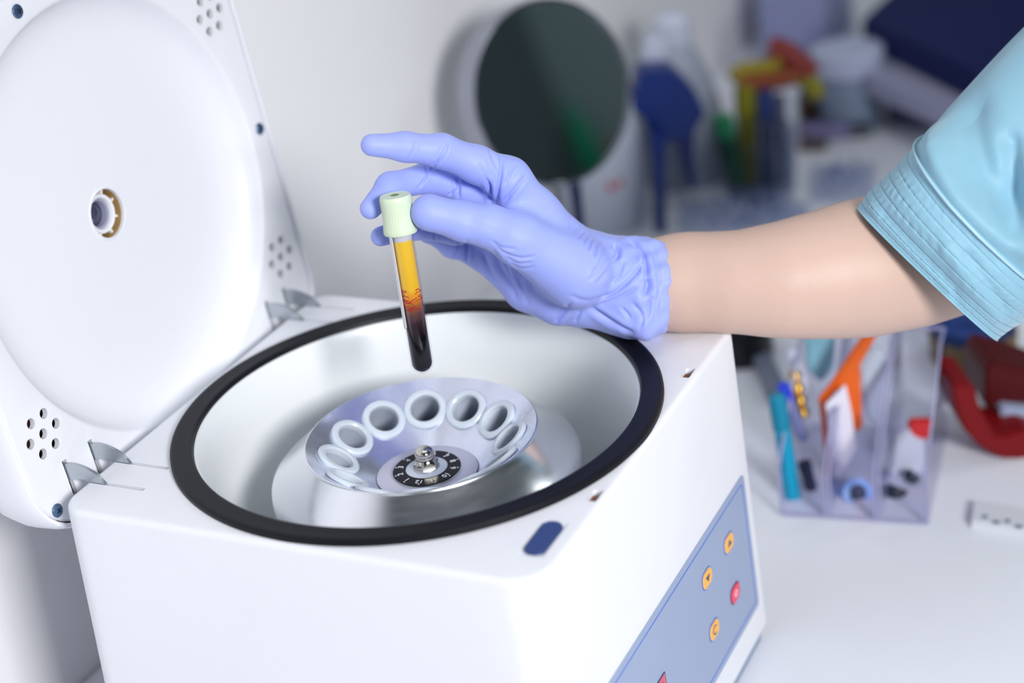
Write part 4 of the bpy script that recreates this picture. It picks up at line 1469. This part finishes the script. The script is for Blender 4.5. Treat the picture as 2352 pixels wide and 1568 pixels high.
pk = pouch('packet', 'orange bordered white packet standing in the middle bay', [(1882, 920), (1910, 886), (1990, 766), (2017, 768), (1976, 840), (1982, 985), (1961, 992), (1950, 1010), (1912, 1107), (1900, 1100), (1888, 960)], dO, .006, mat('packet_orange', (240, 104, 18), 0.4), mat('packet_white', (236, 232, 244), 0.4), [(1897, 930), (1943, 884), (1957, 950), (1966, 1030), (1927, 1098), (1914, 1092)])
blade('printed_mark', [(1908, 952), (1920, 948), (1930, 1008), (1918, 1012)], dO - .0062, .0008, mat('print_orange', (240, 140, 110), .5), pk, np.array(pk.location))
pouch('foil_pouch', 'silver grey rounded pouch behind the orange packet', [(1972, 850), (2000, 806), (2022, 800), (2050, 868), (2056, 920), (2017, 983), (1989, 955)], dO + .012, .010, mat('foil_grey', (196, 206, 222), 0.35, bump=.6, bscale=60), cat='pouch')
pouch('packet', 'pale blue foil packet just under the forearm', [(1852, 775), (1920, 772), (1915, 850), (1885, 880), (1858, 850)], dO + .03, .008, mat('packet_blue', (160, 224, 244), 0.3, bump=.6, bscale=60))
pouch('packet', 'small red tipped packet in the right bay', [(2090, 968), (2150, 966), (2138, 1008), (2105, 1012), (2088, 995)], dO, .007, mat('packet_red', (214, 46, 44), 0.4))
pouch('white_packet', 'crumpled white packet in the right bay of the organiser', [(2060, 1010), (2085, 985), (2125, 1010), (2125, 1100), (2095, 1165), (2035, 1150)], dO + .01, .008, mat('packet_pale', (214, 216, 230), 0.4, bump=.7, bscale=70))
stick('dark_plug', 'black rubber plug in the right bay, upper one', 'plug', at(2085, 1105, dO - .0), at(2100, 1085, dO - .0), .0052, mat('plug_black', (44, 50, 68), .4))
stick('dark_plug', 'black rubber plug in the right bay, lower one', 'plug', at(2052, 1150, dO - .01), at(2064, 1118, dO - .01), .0062, bpy.data.materials['plug_black'])
# blue tape roll
tp = at(1966, 1132, dO - .005)
te = tag(empty('tape_roll', tuple(tp), frame_to(-ray(1966, 1132) * 1.0 + RC[:, 0] * .25)), 'small blue roll of tape with dark centre in the middle bay', 'tape')
lathe_obj('tape', [(.006, -.006), (.0105, -.006), (.0105, .006), (.006, .006)], mat('tape_blue', (104, 150, 222), .4), te, n=36, closed=True)
lathe_obj('core', [(0, -.005), (.006, -.005), (.006, .005), (0, .004)], mat('core_dark', (38, 46, 84), .5), te, n=24)
pouch('cotton_pad', 'small white pad below the blue tape roll', [(1975, 1165), (2010, 1150), (2015, 1190), (1985, 1200)], dO - .005, .004, mat('pad_white', (225, 230, 245), .6), cat='pad')

# ---- tan jar with a deep blue fluffy top
b9 = B(2222, 848)
h9 = up_at(2222, 785, b9)
jar = thing_lathe('tan_jar', 'tan jar with dark blue fluffy sponge top behind the sleeve hem', 'jar', b9 + np.array([0, .02, 0]),
                  [('body', [(0, 0), (.031, 0), (.033, .003), (.034, h9), (.030, h9), (0, h9)], mat('jar_tan', (124, 104, 74), .6))])
bm = bmesh.new()
bmesh.ops.create_icosphere(bm, subdivisions=4, radius=1)
for v in bm.verts:
    f_ = 1 + .10 * math.sin(v.co.x * 9) * math.sin(v.co.y * 8 + 1) + .08 * math.sin(v.co.z * 13)
    v.co = Vector((v.co.x * .031 * f_, v.co.y * .031 * f_, h9 + .006 + max(-.6, v.co.z) * .024 * f_))
bobj('sponge', bm, mat('sponge_blue', (28, 58, 120), .8, bump=1.0, bscale=120, var=.4, vscale=60), jar)

# ---- red tape dispenser
rb = B(2300, 1082)
d9 = float(-((rb - CC) @ RC[:, 2]))
disp_ = tag(empty('tape_dispenser', tuple(rb)), 'dark red tape dispenser at the right edge of the worktop', 'dispenser')
M_dr = mat('dispenser_red', (120, 4, 12), .45, spec=.3)
M_dr2 = mat('dispenser_dark', (78, 3, 8), .5, spec=.3)
blade('curved_base', [(2186, 885), (2225, 878), (2240, 890), (2250, 935), (2285, 1000), (2312, 1000), (2352, 985), (2420, 1010), (2440, 1055), (2352, 1062), (2300, 1054), (2250, 1026), (2212, 985), (2195, 940)], d9, .045, M_dr, disp_, rb)
blade('tape_housing', [(2262, 850), (2280, 830), (2352, 850), (2440, 880), (2440, 960), (2352, 935), (2300, 930), (2285, 965), (2262, 930)], d9 + .03, .05, M_dr2, disp_, rb)
blade('tape', [(2300, 938), (2440, 950), (2440, 1000), (2352, 990), (2300, 985)], d9 + .028, .02, mat('tape_pale', (168, 180, 208), .4), disp_, rb)

# ---- printed slip on the worktop
bm = bmesh.new()
P = [on_z(x, y, BZ) for x, y in ((2232, 1212), (2470, 1250), (2480, 1205), (2240, 1165))]
c = np.mean(P, 0)
vs = [bm.verts.new(Vector(p - c)) for p in P]
f = bm.faces.new(vs)
r = bmesh.ops.extrude_face_region(bm, geom=[f])
bmesh.ops.translate(bm, vec=(0, 0, .006), verts=[g_ for g_ in r['geom'] if isinstance(g_, bmesh.types.BMVert)])
sl = bobj('glass_slide_box', bm, mat('slide_grey', (226, 229, 238), .3), smooth=False)
sl.location = Vector(c)
tag(sl, 'small pale grey slide box with dark blurred marks by the right frame edge', 'box')
for k in range(7):
    p = on_z(2262 + k * 26, 1186 + k * 5 + (k % 2) * 8, BZ + .0064)
    bm = bmesh.new(); b_box(bm, (0, 0, 0), (.0045 if k % 2 else .003, .0035, .0006))
    o = bobj('printed_mark', bm, bpy.data.materials.get('mark_grey') or mat('mark_grey', (120, 128, 146), .5), sl)
    o.location = Vector(p - c)

# ---- unseen things added across the room for the round mirror to reflect
thing_lathe('reflected_bottle', 'green bottle on the far shelf, added to be reflected in the round mirror', 'bottle', (3.0, 0.64, 0.045),
            [('body', [(0, 0), (.030, 0), (.033, .005), (.033, .12), (.014, .17), (0, .17)], mat('bottle_green', (20, 150, 110), .35)), ('cap', [(0, .17), (.016, .17), (.016, .20), (0, .20)], mat('cap_teal', (60, 160, 140), .4))])
bm = bmesh.new(); b_box(bm, (0, 0, .03), (.08, .07, .06), bevel=.003)
o = bobj('reflected_carton', bm, mat('carton_red', (150, 60, 50), .5)); o.location = (3.0, 0.74, 0.045)
tag(o, 'small brick red carton on the far shelf, added to be reflected low in the mirror', 'carton')
